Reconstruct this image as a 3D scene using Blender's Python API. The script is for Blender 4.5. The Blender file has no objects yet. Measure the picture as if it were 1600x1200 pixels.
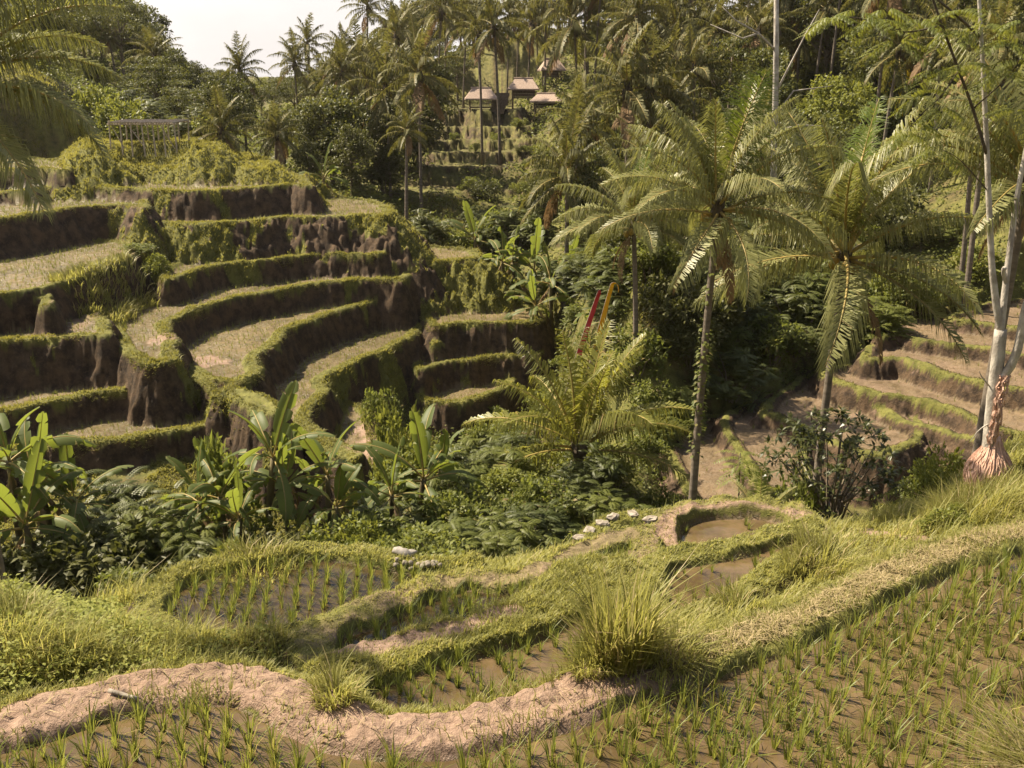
import bpy, math, random
import numpy as np
from mathutils import Vector, Matrix

SC = bpy.context.scene
COL = SC.collection
RNG = np.random.default_rng(7)
random.seed(7)
R = math.radians
F32 = np.float32

# ------------------------------------------------------------------ camera geometry
PITCH = R(16.4); FPX = 1600.0
CP_, SP_ = math.cos(PITCH), math.sin(PITCH)

def ray(px, py):
    px = np.asarray(px, float); py = np.asarray(py, float)
    u = (px - 800) / FPX; v = (600 - py) / FPX
    return np.stack([u, CP_ + v * SP_, -SP_ + v * CP_], -1)

def on_z(px, py, z):
    """the ground point of height z seen in that direction"""
    d = ray(px, py)
    return d * (z / d[..., 2])[..., None]

def on_y(px, py, y):
    """the point at forward distance y seen in that direction"""
    d = ray(px, py)
    return d * (y / d[..., 1])[..., None]

# ------------------------------------------------------------------ noise
def _hash(ix, iy, seed):
    n = (ix.astype(np.int64) * 374761393 + iy.astype(np.int64) * 668265263 + seed * 974711) & 0xffffffff
    n = ((n ^ (n >> 13)) * 1274126177) & 0xffffffff
    return ((n ^ (n >> 16)) & 0xffff) / 32767.5 - 1.0

def vnoise(x, y, seed=0):
    x0 = np.floor(x); y0 = np.floor(y)
    fx = x - x0; fy = y - y0
    fx = fx * fx * (3 - 2 * fx); fy = fy * fy * (3 - 2 * fy)
    a = _hash(x0, y0, seed); b = _hash(x0 + 1, y0, seed)
    c = _hash(x0, y0 + 1, seed); d = _hash(x0 + 1, y0 + 1, seed)
    return (a * (1 - fx) + b * fx) * (1 - fy) + (c * (1 - fx) + d * fx) * fy

def fbm(x, y, seed=0, oct=3):
    s = 0; a = 1.0; t = 0
    for o in range(oct):
        s = s + a * vnoise(x * 2 ** o, y * 2 ** o, seed + o * 17); t += a; a *= .5
    return s / t

def sstep(a, b, x):
    t = np.clip((x - a) / (b - a), 0, 1)
    return t * t * (3 - 2 * t)

# ------------------------------------------------------------------ terrain: base surface
CPX = [  # (px, py, forward distance)
    (690,390,72),(760,380,74),(600,325,80),(560,300,82),(830,320,82),(700,303,85),(760,266,92),(760,244,98),(760,204,110),(760,179,117),
    (820,152,122),(870,400,66),(900,450,58),(900,520,50),(950,560,44),(1000,558,42),(1080,560,42),(880,655,44),(800,722,42),(720,762,33),
    (650,785,30),(880,768,31),(950,752,32),(1000,720,36),(1150,560,44),(1250,500,48),(1400,470,52),(1550,450,52),(1200,400,58),
    (1350,350,65),(1000,300,80),(1100,250,85),(1300,200,85),(1500,250,70),(1550,150,85),(1300,100,110),(1000,150,118),(1100,100,130),
    (900,110,135),(50,115,80),(-100,150,76),(170,200,78),(300,238,80),(400,262,85),(480,305,75),(520,300,90),(350,215,110),(250,190,105),
    (150,130,110),(100,80,125),(200,90,140),(300,160,160),(400,175,150),(450,205,130),(550,205,120),(330,140,260),(420,170,220),
    (620,230,100),(500,240,110),
    (100,1000,13.6),(250,988,14.5),(350,1005,14.2),(220,965,17),(0,930,16),(-150,930,16),(450,1010,13.8),(1300,880,17),(1400,835,18.6),(1200,960,14.2),(1100,1000,13),(1500,780,20),
    (1590,770,18.7),(1545,735,19.6),(1600,700,23),(1700,700,22),(1350,815,21.2),(1450,785,21),(1000,818,21.6),(1100,815,21.8),(1200,818,21.6),(850,872,19.4),(950,860,19),
    (780,880,19.6),(700,905,18.6),(550,885,19.6),(400,905,18.9),(180,955,17.6),(100,985,17.4),(540,1035,13.6),(600,960,15.8),(800,965,15),
]
CXYZ = [(0,0,-1.75),(0,3.5,-4.6),(-7,4,-5.2),(7,4,-4.4),(5,6.2,-6.4),(0,7.5,-7.7),(-8,8.5,-7.9),(8,8.5,-7.7),(5,11,-7.8),(10,13.5,-7.8),
    (-3,13,-8.9),(0,15,-9.3),(-12,22,-12.4),(-6,23.5,-12.6),(0,24,-12.4),(4,24,-11.6),(8,25,-12.6),(12,25,-12.3),(-18,24,-12.2),
    (-12,29,-13.8),(-5,33,-15.2),(0,37,-17),(4,44,-17.5),(2,50,-17.5),(4,30,-14.6),(8,28,-13.8),(13,28,-13.9),(17,28,-12.5),
    (-20,35,-13.6),(-12,37,-13.2),(-20,40,-12.4),(-28,40,-10.5),(-20,46,-10.6),(-28,50,-7.6),(-20,53,-8),(-20,60,-5.7),(-30,62,-4.6),(-15,68,-5),(-24,72,-4.2),(-40,60,-3),
    (-12,43,-13),(-8,47,-14.2),(-5,52,-15),(-12,52,-10.6),(-8,55,-12),(-4,60,-12),(-8,62,-9),(-12,60,-7.6),(-2,56,-15.5),(1,56,-17),(2,62,-14),(-4,68,-12.5),
    (-9,40,-14.8),(-6,42,-15.6),(-8,70,-9),
    (7,36,-15),(9,34,-14.4),(12,37,-14.2),(18,36,-13.4),(14,40,-13),(20,41,-11.4),(26,40,-10.6),(22,46,-10.6),
    (30,60,-5),(45,70,2),(60,90,8),(30,95,1),(50,120,8),(0,160,7),(-20,130,-2),(-45,100,1.5),(-70,120,6),(-70,160,8),(-70,80,3),(-60,50,0),
    (30,170,10),(-100,250,14),(0,250,8),(60,220,14),(60,30,-3),(40,30,-7),(-45,30,-9),(-40,20,-9),(30,10,-5),(-30,10,-6),(20,0,-3),(-20,0,-3),
    (0,-20,2),(40,-30,4),(-40,-30,4),(0,-80,6),(120,0,4),(-120,0,4),(120,150,14),(-150,120,10)]
_cp = [tuple(on_y(a, b, d)) for a, b, d in CPX] + CXYZ
for k in range(20):
    a = k / 20 * 2 * math.pi
    _cp.append((420 * math.cos(a), 420 * math.sin(a), 6 + 3 * math.sin(3 * a)))
    _cp.append((1500 * math.cos(a), 1500 * math.sin(a), 0))
_cp = np.array(_cp)

def _wrap(xy):   # log-compressed plane so far points do not dominate the fit
    r = np.hypot(xy[:, 0], xy[:, 1]); s = np.where(r > 1e-6, np.log1p(r / 25) * 25 / np.maximum(r, 1e-6), 1)
    return xy * s[:, None]
def _phi(d): return np.sqrt(d * d + .6)
_q = _wrap(_cp[:, :2])
_A = _phi(np.linalg.norm(_q[:, None] - _q[None], axis=2)) + np.eye(len(_q)) * .0
_n = len(_q)
_M = np.zeros((_n + 3, _n + 3)); _M[:_n, :_n] = _A - np.eye(_n) * .02; _M[:_n, _n] = 1; _M[:_n, _n + 1:] = _q
_M[_n:, :_n] = _M[:_n, _n:].T
_w = np.linalg.lstsq(_M, np.concatenate([_cp[:, 2], np.zeros(3)]), rcond=1e-9)[0]

def base_h(x, y):
    out = np.empty(len(x)); 
    for i in range(0, len(x), 100000):
        q = _wrap(np.stack([x[i:i + 100000], y[i:i + 100000]], 1)).astype(F32)
        acc = np.full(len(q), _w[_n], F32) + q @ _w[_n + 1:].astype(F32)
        for k in range(_n):
            acc += F32(_w[k]) * np.sqrt((q[:, 0] - F32(_q[k, 0])) ** 2 + (q[:, 1] - F32(_q[k, 1])) ** 2 + F32(.6))
        out[i:i + 100000] = acc
    r = np.hypot(x, y)
    out += fbm(x * .45, y * .45, 3) * np.interp(r, [0, 10, 25, 60, 150], [.05, .06, .16, .35, 1.0]) + fbm(x * 2, y * 2, 9) * .05
    return out

# ------------------------------------------------------------------ terraces
# name, height, outline (photo direction on the plane of that height), bund width, bund height, bank slope, bund kind, tread kind
TERR = []
def terr(name, z, pts, bw=.35, bh=.14, k=3.0, bund='grass', tread='mud', warp=.16):
    p = on_z([a for a, b in pts], [b for a, b in pts], np.full(len(pts), z))[:, :2]
    # Catmull-Rom rounding
    n = len(p); out = []
    for i in range(n):
        p0, p1, p2, p3 = p[i - 1], p[i], p[(i + 1) % n], p[(i + 2) % n]
        L = np.linalg.norm(p2 - p1)
        m = 4 if L < 12 else 6
        for j in range(m):
            t = j / m
            c = .5 * ((2 * p1) + (-p0 + p2) * t + (2 * p0 - 5 * p1 + 4 * p2 - p3) * t * t + (-p0 + 3 * p1 - 3 * p2 + p3) * t ** 3)
            out.append(.75 * c + .25 * (p1 * (1 - t) + p2 * t))
    TERR.append(dict(name=name, z=z, p=np.array(out), bw=bw, bh=bh, k=k, bund=bund, tread=tread, warp=warp, id=len(TERR)))

# --- hillside on the left
terr('L0', -12.5, [(-90,722),(0,712),(60,704),(120,697),(200,690),(300,672),(360,660),(410,650),(436,652),(432,632),(385,612),(300,580),(100,560),(-90,610)], .4)
terr('L1', -11.6, [(-90,660),(0,650),(60,635),(150,619),(250,608),(305,601),(328,612),(342,632),(336,610),(310,588),(270,560),(100,530),(-90,560)], .4)
terr('L2', -9.8, [(-90,548),(0,538),(75,532),(140,527),(163,528),(172,516),(160,500),(130,480),(60,470),(-90,480)], .4, k=2.2)
terr('L3', -8.7, [(-90,480),(0,474),(50,468),(74,470),(68,482),(78,474),(72,462),(40,450),(-90,450)], .35)
terr('L4', -8.35, [(-90,470),(0,462),(60,452),(110,440),(150,424),(200,406),(212,392),(180,378),(60,385),(-90,400)], .3, .1)
terr('L5', -6.6, [(-90,352),(0,345),(60,336),(130,326),(195,322),(222,330),(232,322),(200,306),(60,308),(-90,315)], .4, k=2)
terr('A', -6.0, [(-90,305),(50,300),(100,293),(180,297),(300,302),(400,296),(455,291),(478,293),(480,286),(465,276),(420,268),(200,262),(-90,275)], .4, k=1.8)
terr('A2', -5.0, [(-60,268),(60,266),(105,268),(120,258),(60,250),(-60,250)], .3)
terr('L7', -5.2, [(165,267),(200,262),(300,266),(356,262),(400,266),(425,266),(425,260),(410,252),(360,240),(200,240),(150,250)], .5, k=.8, tread='grass', warp=.3)
terr('L8', -4.0, [(140,236),(161,231),(230,228),(292,229),(318,233),(335,231),(330,222),(290,212),(160,210),(138,220)], 1.2, k=.75, tread='grass', warp=.35)
terr('B', -7.5, [(232,352),(250,350),(300,353),(375,349),(440,343),(500,343),(570,338),(600,341),(612,336),(600,322),(560,313),(480,316),(400,320),(300,328),(232,338)], .5, k=1.15, warp=.35)
terr('C', -9.3, [(258,440),(337,417),(412,410),(502,399),(540,400),(575,401),(600,398),(590,385),(440,384),(330,392),(262,420)], .35, k=3.4)
terr('C2', -10.1, [(565,404),(650,409),(700,411),(738,407),(748,398),(705,390),(600,380),(560,390)], .3)
terr('D', -10.4, [(262,508),(277,500),(319,481),(375,466),(424,459),(487,447),(580,439),(625,440),(640,428),(600,415),(400,432),(270,455),(210,478),(178,505),(186,535),(205,558),(228,573),(258,571),(274,564),(270,545),(279,531),(264,521)], .4, k=3.2)
terr('E', -11.5, [(590,470),(555,481),(500,498),(450,519),(435,537),(407,556),(399,571),(407,586),(384,597),(362,609),(364,624),(394,640),(428,652),(440,648),(424,628),(380,612),(345,600),(318,592),(285,565),(275,530),(330,490),(450,465),(560,455)], .4, k=3.0)
terr('F', -12.9, [(665,512),(655,518),(640,530),(622,539),(600,552),(562,564),(517,586),(505,598),(513,610),(499,627),(484,646),(477,662),(499,677),(525,695),(552,706),(562,716),(540,722),(490,700),(440,670),(415,640),(410,600),(430,550),(520,505),(620,485),(655,500)], .4, k=3.0)
terr('K0', -12.5, [(676,512),(725,507),(790,507),(837,504),(850,494),(842,484),(790,474),(690,478),(660,490)], .35)
terr('K2', -13.2, [(676,536),(725,526),(785,523),(838,524),(842,512),(780,505),(690,508)], .3, .1)
terr('K3', -14.1, [(650,581),(699,568),(735,566),(770,560),(838,556),(850,545),(800,530),(700,532),(655,555)], .35)
terr('K4', -15.3, [(660,628),(699,635),(728,631),(755,625),(796,606),(800,590),(760,575),(690,580),(645,605)], .4, .2)
terr('G', -14.3, [(520,660),(522,690),(540,706),(566,722),(585,728),(588,700),(582,665),(570,640),(540,630)], .3, .1)
terr('H', -13.6, [(462,690),(500,706),(545,724),(566,738),(560,752),(500,742),(455,715)], .35, .2)
terr('knoll', -10.5, [(640,428),(680,423),(720,420),(752,424),(764,418),(740,402),(690,398),(655,404)], .6, .4, 1.1, tread='grass', warp=.35)
# --- right-hand plateau
terr('R1', -13.6, [(1040,705),(1048,688),(1070,672),(1124,655),(1140,680),(1165,720),(1180,790),(1100,800),(1060,760)], .35, .22, 1.9, warp=.12)
terr('R2', -13.25, [(1128,660),(1160,640),(1195,620),(1230,630),(1250,680),(1262,740),(1250,770),(1190,770),(1165,725),(1140,690)], .3, .2, 1.9, warp=.12)
terr('R3', -12.95, [(1186,652),(1215,620),(1280,585),(1350,600),(1420,640),(1440,690),(1380,715),(1320,708),(1250,675),(1210,655)], .35, .2, 1.9, warp=.12)
terr('R35', -12.75, [(1362,636),(1405,661),(1450,675),(1492,688),(1560,705),(1640,700),(1600,640),(1440,610),(1340,600)], .35, .2, 1.9, warp=.12)
terr('R4', -12.3, [(1290,592),(1315,606),(1375,621),(1450,633),(1510,655),(1545,675),(1660,690),(1660,620),(1500,585),(1360,575),(1290,578)], .35, .2, 1.9, warp=.12)
terr('R5', -11.7, [(1350,565),(1375,567),(1412,567),(1469,586),(1525,602),(1600,615),(1700,620),(1650,560),(1500,535),(1370,540)], .35, .2, 1.9, warp=.12)
terr('R6', -11.3, [(1370,532),(1400,528),(1450,538),(1525,546),(1600,560),(1700,560),(1650,510),(1500,500),(1400,505)], .3, .16, 1.9, warp=.12)
terr('R7', -10.9, [(1480,500),(1530,508),(1620,520),(1750,520),(1700,470),(1560,475)], .3, .16, 1.9, warp=.12)
# --- near side
terr('N1', -7.1, [(-250,1165),(-60,1130),(0,1118),(90,1098),(170,1078),(300,1054),(370,1052),(420,1058),(480,1082),(540,1110),(590,1124),(660,1128),(720,1124),(800,1104),(870,1078),(940,1046),(990,1034),(1040,1026),
     (1100,1008),(1200,974),(1290,934),(1380,892),(1450,864),(1520,842),(1600,826),(1800,800),(1900,850),(1900,1100),(1750,1500),(800,1700),(-150,1500),(-400,1300)], .56, .11, 1.3, bund='path', tread='water', warp=.09)
terr('N2', -7.75, [(490,1075),(500,1046),(560,1026),(640,1002),(700,986),(760,968),(810,950),(850,925),(885,898),(930,884),(990,888),(1012,930),(1000,1010),(985,1060),(930,1110),(800,1180),(560,1180),(480,1130)], .75, .12, 1.4, tread='water', warp=.1)
terr('N5', -8.4, [(470,1010),(480,982),(515,966),(560,952),(620,935),(680,908),(740,900),(800,905),(850,892),(890,866),(935,846),(1010,838),(1020,880),(960,930),(880,980),(760,1020),(560,1060),(480,1040)], .45, .12, 1.6, bund='dry', tread='water', warp=.12)
terr('N6', -9.0, [(215,972),(235,930),(285,895),(360,876),(430,864),(500,857),(560,860),(620,872),(690,884),(740,880),(735,912),(660,940),(560,975),(480,1000),(400,1012),(290,1010)], .36, .12, 1.5, tread='water', warp=.06)
terr('N3', -8.2, [(985,950),(1000,900),(1040,872),(1120,856),(1220,828),(1270,816),(1290,850),(1240,890),(1180,930),(1080,985),(1000,990)], .36, .12, 1.5, tread='water', warp=.1)
terr('N4', -8.6, [(1020,850),(1030,818),(1060,800),(1120,792),(1190,794),(1245,806),(1275,824),(1240,845),(1180,868),(1100,884),(1040,890)], .45, .2, 1.5, bund='dry', tread='water', warp=.08)
terr('N7', -8.8, [(905,862),(925,830),(960,810),(1005,806),(1040,815),(1045,850),(1030,875),(950,880)], .3, .1, 1.5, tread='water', warp=.06)
# --- terraced lawn below the huts
for i, (py, d, x0, x1) in enumerate([(300,85,560,830),(262,92,690,835),(240,98,690,830),(221,104,692,825),(200,110,690,820),(173,117,692,810)]):
    z = float(on_y(700, py, d)[2]); q = 9 if i else 6
    terr('T%d' % i, z, [(x0 - 20, py + 2), (x0 + 30, py - 1), ((x0 + x1) // 2, py + 1), (x1 - 20, py - 1), (x1, py), (x1, py - q), (x0, py - q)], .8, .1, 1.3, tread='lawn', warp=.6)

def sdist(P, X, Y):
    """signed distance to polygon P, positive inside"""
    d2 = np.full(len(X), 1e12, F32); ins = np.zeros(len(X), bool)
    X = X.astype(F32); Y = Y.astype(F32)
    n = len(P)
    for i in range(n):
        ax, ay = map(F32, P[i]); bx, by = map(F32, P[(i + 1) % n])
        ex, ey = bx - ax, by - ay
        L = ex * ex + ey * ey
        if L < 1e-9: continue
        wx = X - ax; wy = Y - ay
        t = np.clip((wx * ex + wy * ey) / L, 0, 1)
        d2 = np.minimum(d2, (wx - t * ex) ** 2 + (wy - t * ey) ** 2)
        if ay != by:
            c = ((ay > Y) != (by > Y)) & (X < ex * (Y - ay) / (by - ay) + ax)
            ins ^= c
    d = np.sqrt(d2)
    return np.where(ins, d, -d)

PATHS = []   # trodden bare lines: points, half width
def path(z, pts, w, dirt=1.0):
    PATHS.append((on_z([a for a, b in pts], [b for a, b in pts], np.full(len(pts), z))[:, :2], w, dirt))

def height(x, y, detail=True):
    """terrain height; winner terrace id (-1 none); inside distance to its outline"""
    x = np.asarray(x, float); y = np.asarray(y, float)
    base = base_h(x, y)
    win = np.full(len(x), -1, np.int16); dist = np.full(len(x), -9.0)
    w1 = vnoise(x * .9, y * .9, 21); w2 = vnoise(x * 2.7, y * 2.7, 22); w3 = vnoise(x * 7, y * 7, 23)
    near = []
    for T in TERR:   # each terrace is cut into the slope
        P = T['p']; m = 5.0
        k = np.nonzero((x > P[:, 0].min() - m) & (x < P[:, 0].max() + m) & (y > P[:, 1].min() - m) & (y < P[:, 1].max() + m))[0]
        if not len(k): continue
        s = sdist(P, x[k], y[k]) + T['warp'] * (w1[k] + (.55 * w2[k] + .25 * w3[k]) * (.3 if T['name'] == 'N1' else 1))
        near.append((T, k, s))
        base[k] = np.minimum(base[k], T['z'] - (.3 if T['tread'] != 'lawn' else .1) + (1.6 if T['tread'] != 'lawn' else .7) * np.maximum(-s - .2, 0))
    h = base.copy()
    for T, k, s in near:
        bw = T['bw']; bh = T['bh'] * (1 + .35 * w2[k])
        bank = np.maximum(-s, 0)
        f = T['z'] + bh * (1 - sstep(bw, bw + .22, s)) - (np.sqrt(bank * bank + .02) - .1414) * T['k'] * (1 + .25 * w1[k]) 
        # scooped bank with ledges
        f += np.where(s < -.15, (.07 * w2[k] + .015 * w3[k]) * (.35 if T['name'][0] in 'RN' else 1), 0)
        if T['tread'] in ('mud', 'water'):
            f += np.where(s > bw, .035 * w2[k] + .02 * w3[k] - (.085 * sstep(bw, bw + .2, s) if T['tread'] == 'water' else .02), .04 * w3[k])
        else:
            f += .10 * w2[k] + .05 * w3[k]
        up = f > h[k]
        kk = k[up]
        h[kk] = f[up]; win[kk] = T['id']; dist[kk] = s[up]
    return h, win, dist, base

def H(x, y):
    x = np.atleast_1d(np.asarray(x, float)); y = np.atleast_1d(np.asarray(y, float))
    return height(x, y)[0]
def h1(x, y): return float(H(x, y)[0])

path(-7.65, [(590,1010),(640,1000),(700,985),(760,968),(800,955)], .22)
path(-8.45, [(1040,850),(1045,822),(1075,803),(1140,796),(1200,800),(1250,810)], .28)
path(-8.3, [(700,908),(800,905),(880,876),(930,848),(985,836)], .2, .5)
path(-8.3, [(1360,800),(1420,830),(1450,850)], .25)
path(-8.8, [(1290,815),(1330,812),(1360,822)], .3)
path(-7.9, [(500,1030),(550,1035),(600,1022)], .25)
path(-7.6, [(1560,760),(1600,772),(1660,790)], .3)
path(-12.5, [(270,606),(300,598),(330,600)], .8)
path(-8.1, [(215,370),(220,395),(205,405),(150,430),(75,462)], .5, .55)
path(-13.4, [(590,640),(605,665),(600,690),(588,715)], 1.0)
# ------------------------------------------------------------------ mesh helpers
def mesh_np(name, verts, tris, mats=(), mi=None, tint=None, smooth=False, quads=None):
    me = bpy.data.meshes.new(name)
    V = np.asarray(verts, F32).reshape(-1, 3)
    Fs = np.asarray(tris if quads is None else quads, np.int32); n = Fs.shape[1]
    me.vertices.add(len(V)); me.vertices.foreach_set('co', V.ravel())
    me.loops.add(Fs.size); me.loops.foreach_set('vertex_index', Fs.ravel())
    me.polygons.add(len(Fs)); me.polygons.foreach_set('loop_start', np.arange(0, Fs.size, n, dtype=np.int32))
    me.polygons.foreach_set('loop_total', np.full(len(Fs), n, np.int32))
    for m in mats: me.materials.append(m)
    if mi is not None: me.polygons.foreach_set('material_index', np.asarray(mi, np.int32))
    if smooth is not False: me.polygons.foreach_set('use_smooth', np.ones(len(Fs), bool) if smooth is True else np.asarray(smooth, bool))
    if tint is not None:
        a = me.attributes.new('tint', 'FLOAT', 'POINT'); a.data.foreach_set('value', np.asarray(tint, F32))
    me.update(calc_edges=True)
    return me

class MB:
    """collects pieces into one mesh"""
    def __init__(s): s.V = []; s.T = []; s.M = []; s.A = []; s.S = []; s.n = 0
    def add(s, v, t, mat=0, tint=.5, smooth=False):
        v = np.asarray(v, float).reshape(-1, 3); t = np.asarray(t, int)
        if t.shape[1] == 4: t = np.concatenate([t[:, [0, 1, 2]], t[:, [0, 2, 3]]])
        s.V.append(v); s.T.append(t + s.n); s.M.append(np.full(len(t), mat)); s.S.append(np.full(len(t), smooth))
        s.A.append(np.broadcast_to(np.asarray(tint, float), (len(v),)).copy()); s.n += len(v)
    def mesh(s, name, mats):
        return mesh_np(name, np.concatenate(s.V), np.concatenate(s.T), mats, np.concatenate(s.M), np.concatenate(s.A), np.concatenate(s.S))
    def obj(s, name, mats, parent=None):
        return link(name, s.mesh(name, mats), parent)

def link(name, data, parent=None):
    o = bpy.data.objects.new(name, data); COL.objects.link(o)
    if parent is not None: o.parent = parent
    return o

def tag(o, label=None, cat=None, group=None, kind=None):
    if label: o['label'] = label
    if cat: o['category'] = cat
    if group: o['group'] = group
    if kind: o['kind'] = kind
    return o

def thing(name, label, cat, loc=(0, 0, 0), rz=0, group=None, s=1):
    o = link(name, None); o.empty_display_size = .2
    o.location = loc; o.rotation_euler = (0, 0, rz); o.scale = (s, s, s)
    return tag(o, label, cat, group)

def copy_tree(o, loc, rz=0, s=1, label=None, group=None, parent=None):
    c = o.copy(); COL.objects.link(c)
    if parent is not None: c.parent = parent
    else:
        c.location = loc; c.rotation_euler = (0, 0, rz); c.scale = (s, s, s) if not hasattr(s, '__len__') else s
        if label: c['label'] = label
        if group: c['group'] = group
    for ch in KIDS.get(o.name, ()): copy_tree(ch, None, parent=c)
    return c
KIDS = {}
def note_kids():
    KIDS.clear()
    for o in bpy.data.objects:
        if o.parent: KIDS.setdefault(o.parent.name, []).append(o)

def tube(pts, rad, n=8, jitter=0):
    pts = np.asarray(pts, float); rad = np.broadcast_to(np.asarray(rad, float), (len(pts),))
    T = np.gradient(pts, axis=0); T /= np.linalg.norm(T, axis=1)[:, None] + 1e-9
    ref = np.array([0, 0, 1.]) if abs(T[:, 2]).mean() < .8 else np.array([1., 0, 0])
    U = np.cross(T, ref); U /= np.linalg.norm(U, axis=1)[:, None] + 1e-9
    W = np.cross(T, U)
    a = np.arange(n) / n * 2 * np.pi
    ring = np.cos(a)[None, :, None] * U[:, None] + np.sin(a)[None, :, None] * W[:, None]
    rr = rad[:, None] * (1 + jitter * RNG.uniform(-1, 1, (len(pts), n)))
    V = pts[:, None] + ring * rr[..., None]
    m = len(pts); V = V.reshape(-1, 3)
    i = np.arange(m - 1)[:, None] * n; j = np.arange(n)[None]
    q = np.stack([i + j, i + (j + 1) % n, i + n + (j + 1) % n, i + n + j], -1).reshape(-1, 4)
    V = np.concatenate([V, pts[[0, -1]]])
    c0, c1 = len(V) - 2, len(V) - 1
    j = np.arange(n)
    caps = np.concatenate([np.stack([np.full(n, c0), (j + 1) % n, j], 1), np.stack([np.full(n, c1), (m - 1) * n + j, (m - 1) * n + (j + 1) % n], 1)])
    t = np.concatenate([q[:, [0, 1, 2]], q[:, [0, 2, 3]], caps])
    return V, t

def box(c, d, rz=0, rot=None):
    c = np.asarray(c, float); d = np.asarray(d, float) / 2
    v = np.array([[sx, sy, sz] for sz in (-1, 1) for sy in (-1, 1) for sx in (-1, 1)], float) * d
    M = np.array(Matrix.Rotation(rz, 3, 'Z')) if rot is None else np.array(rot)
    v = v @ M.T + c
    q = [[0, 2, 3, 1], [4, 5, 7, 6], [0, 1, 5, 4], [2, 6, 7, 3], [0, 4, 6, 2], [1, 3, 7, 5]]
    return v, np.array(q)

# ------------------------------------------------------------------ materials
def newmat(name):
    m = bpy.data.materials.new(name); m.use_nodes = True
    nt = m.node_tree; nt.nodes.clear()
    return m, nt, nt.nodes, nt.links
def nd(nt, t, **kw):
    n = nt.nodes.new(t)
    for k, v in kw.items():
        if k in n.inputs: n.inputs[k].default_value = v
        else: setattr(n, k, v)
    return n
def rgb(c): return (c[0], c[1], c[2], 1)
def mixc(nt, fac, a, b):
    n = nt.nodes.new('ShaderNodeMix'); n.data_type = 'RGBA'
    for s, v in ((n.inputs[0], fac), (n.inputs[6], a), (n.inputs[7], b)):
        if isinstance(v, (tuple, list)): s.default_value = rgb(v)
        elif isinstance(v, (int, float)): s.default_value = v
        else: nt.links.new(v, s)
    return n.outputs[2]
def mth(nt, op, a, b=None, c=None, clamp=False):
    n = nt.nodes.new('ShaderNodeMath'); n.operation = op; n.use_clamp = clamp
    for i, v in enumerate((a, b, c)):
        if v is None: continue
        if isinstance(v, (int, float)): n.inputs[i].default_value = v
        else: nt.links.new(v, n.inputs[i])
    return n.outputs[0]
def noise(nt, scale, detail=4, coord='Object', rough=.6, vec=None):
    n = nt.nodes.new('ShaderNodeTexNoise'); n.inputs['Scale'].default_value = scale; n.inputs['Detail'].default_value = detail
    n.inputs['Roughness'].default_value = rough
    if vec is None:
        tc = nt.nodes.new('ShaderNodeTexCoord'); vec = tc.outputs[coord]
    nt.links.new(vec, n.inputs['Vector'])
    return n.outputs['Fac']
def ramp01(nt, v, a, b):
    n = nt.nodes.new('ShaderNodeMapRange'); n.inputs['From Min'].default_value = a; n.inputs['From Max'].default_value = b
    n.interpolation_type = 'SMOOTHSTEP'
    nt.links.new(v, n.inputs['Value']); return n.outputs['Result']

def leaf_mat(name, c1, c2, transl=.35, rough=.5, objvar=.4, spec=.3, tcol=None, c3=None):
    m, nt, N, L = newmat(name)
    at = nd(nt, 'ShaderNodeAttribute', attribute_name='tint')
    oi = nd(nt, 'ShaderNodeObjectInfo')
    f = mth(nt, 'ADD', mth(nt, 'MULTIPLY', at.outputs['Fac'], 1 - objvar), mth(nt, 'MULTIPLY', oi.outputs['Random'], objvar), clamp=True)
    col = mixc(nt, f, c1, c2)
    if c3 is not None:   # dry or young blades
        col = mixc(nt, ramp01(nt, at.outputs['Fac'], .86, .99), col, c3)
    p = nd(nt, 'ShaderNodeBsdfPrincipled', Roughness=rough); p.inputs['Specular IOR Level'].default_value = spec
    L.new(col, p.inputs['Base Color'])
    t = nd(nt, 'ShaderNodeBsdfTranslucent')
    tc = mixc(nt, .55, col, tcol if tcol else tuple(min(1, x * 1.7) for x in c2))
    L.new(tc, t.inputs['Color'])
    mx = nd(nt, 'ShaderNodeMixShader'); mx.inputs[0].default_value = transl
    L.new(p.outputs[0], mx.inputs[1]); L.new(t.outputs[0], mx.inputs[2])
    o = nd(nt, 'ShaderNodeOutputMaterial'); L.new(mx.outputs[0], o.inputs['Surface'])
    return m

def plain_mat(name, c1, c2, scale=8, rough=.85, bump=.3, bscale=None, spec=.3, objvar=0, stretch=None):
    m, nt, N, L = newmat(name)
    tc = nd(nt, 'ShaderNodeTexCoord'); vec = tc.outputs['Object']
    if stretch:
        mp = nd(nt, 'ShaderNodeMapping'); mp.inputs['Scale'].default_value = stretch; L.new(vec, mp.inputs['Vector']); vec = mp.outputs[0]
    n1 = noise(nt, scale, 5, vec=vec)
    f = ramp01(nt, n1, .3, .7)
    if objvar:
        oi = nd(nt, 'ShaderNodeObjectInfo')
        f = mth(nt, 'ADD', mth(nt, 'MULTIPLY', f, 1 - objvar), mth(nt, 'MULTIPLY', oi.outputs['Random'], objvar))
    p = nd(nt, 'ShaderNodeBsdfPrincipled', Roughness=rough); p.inputs['Specular IOR Level'].default_value = spec
    L.new(mixc(nt, f, c1, c2), p.inputs['Base Color'])
    if bump:
        b = nd(nt, 'ShaderNodeBump', Strength=bump, Distance=.03)
        L.new(noise(nt, bscale or scale * 3, 4, vec=vec), b.inputs['Height']); L.new(b.outputs[0], p.inputs['Normal'])
    o = nd(nt, 'ShaderNodeOutputMaterial'); L.new(p.outputs[0], o.inputs['Surface'])
    return m

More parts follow.
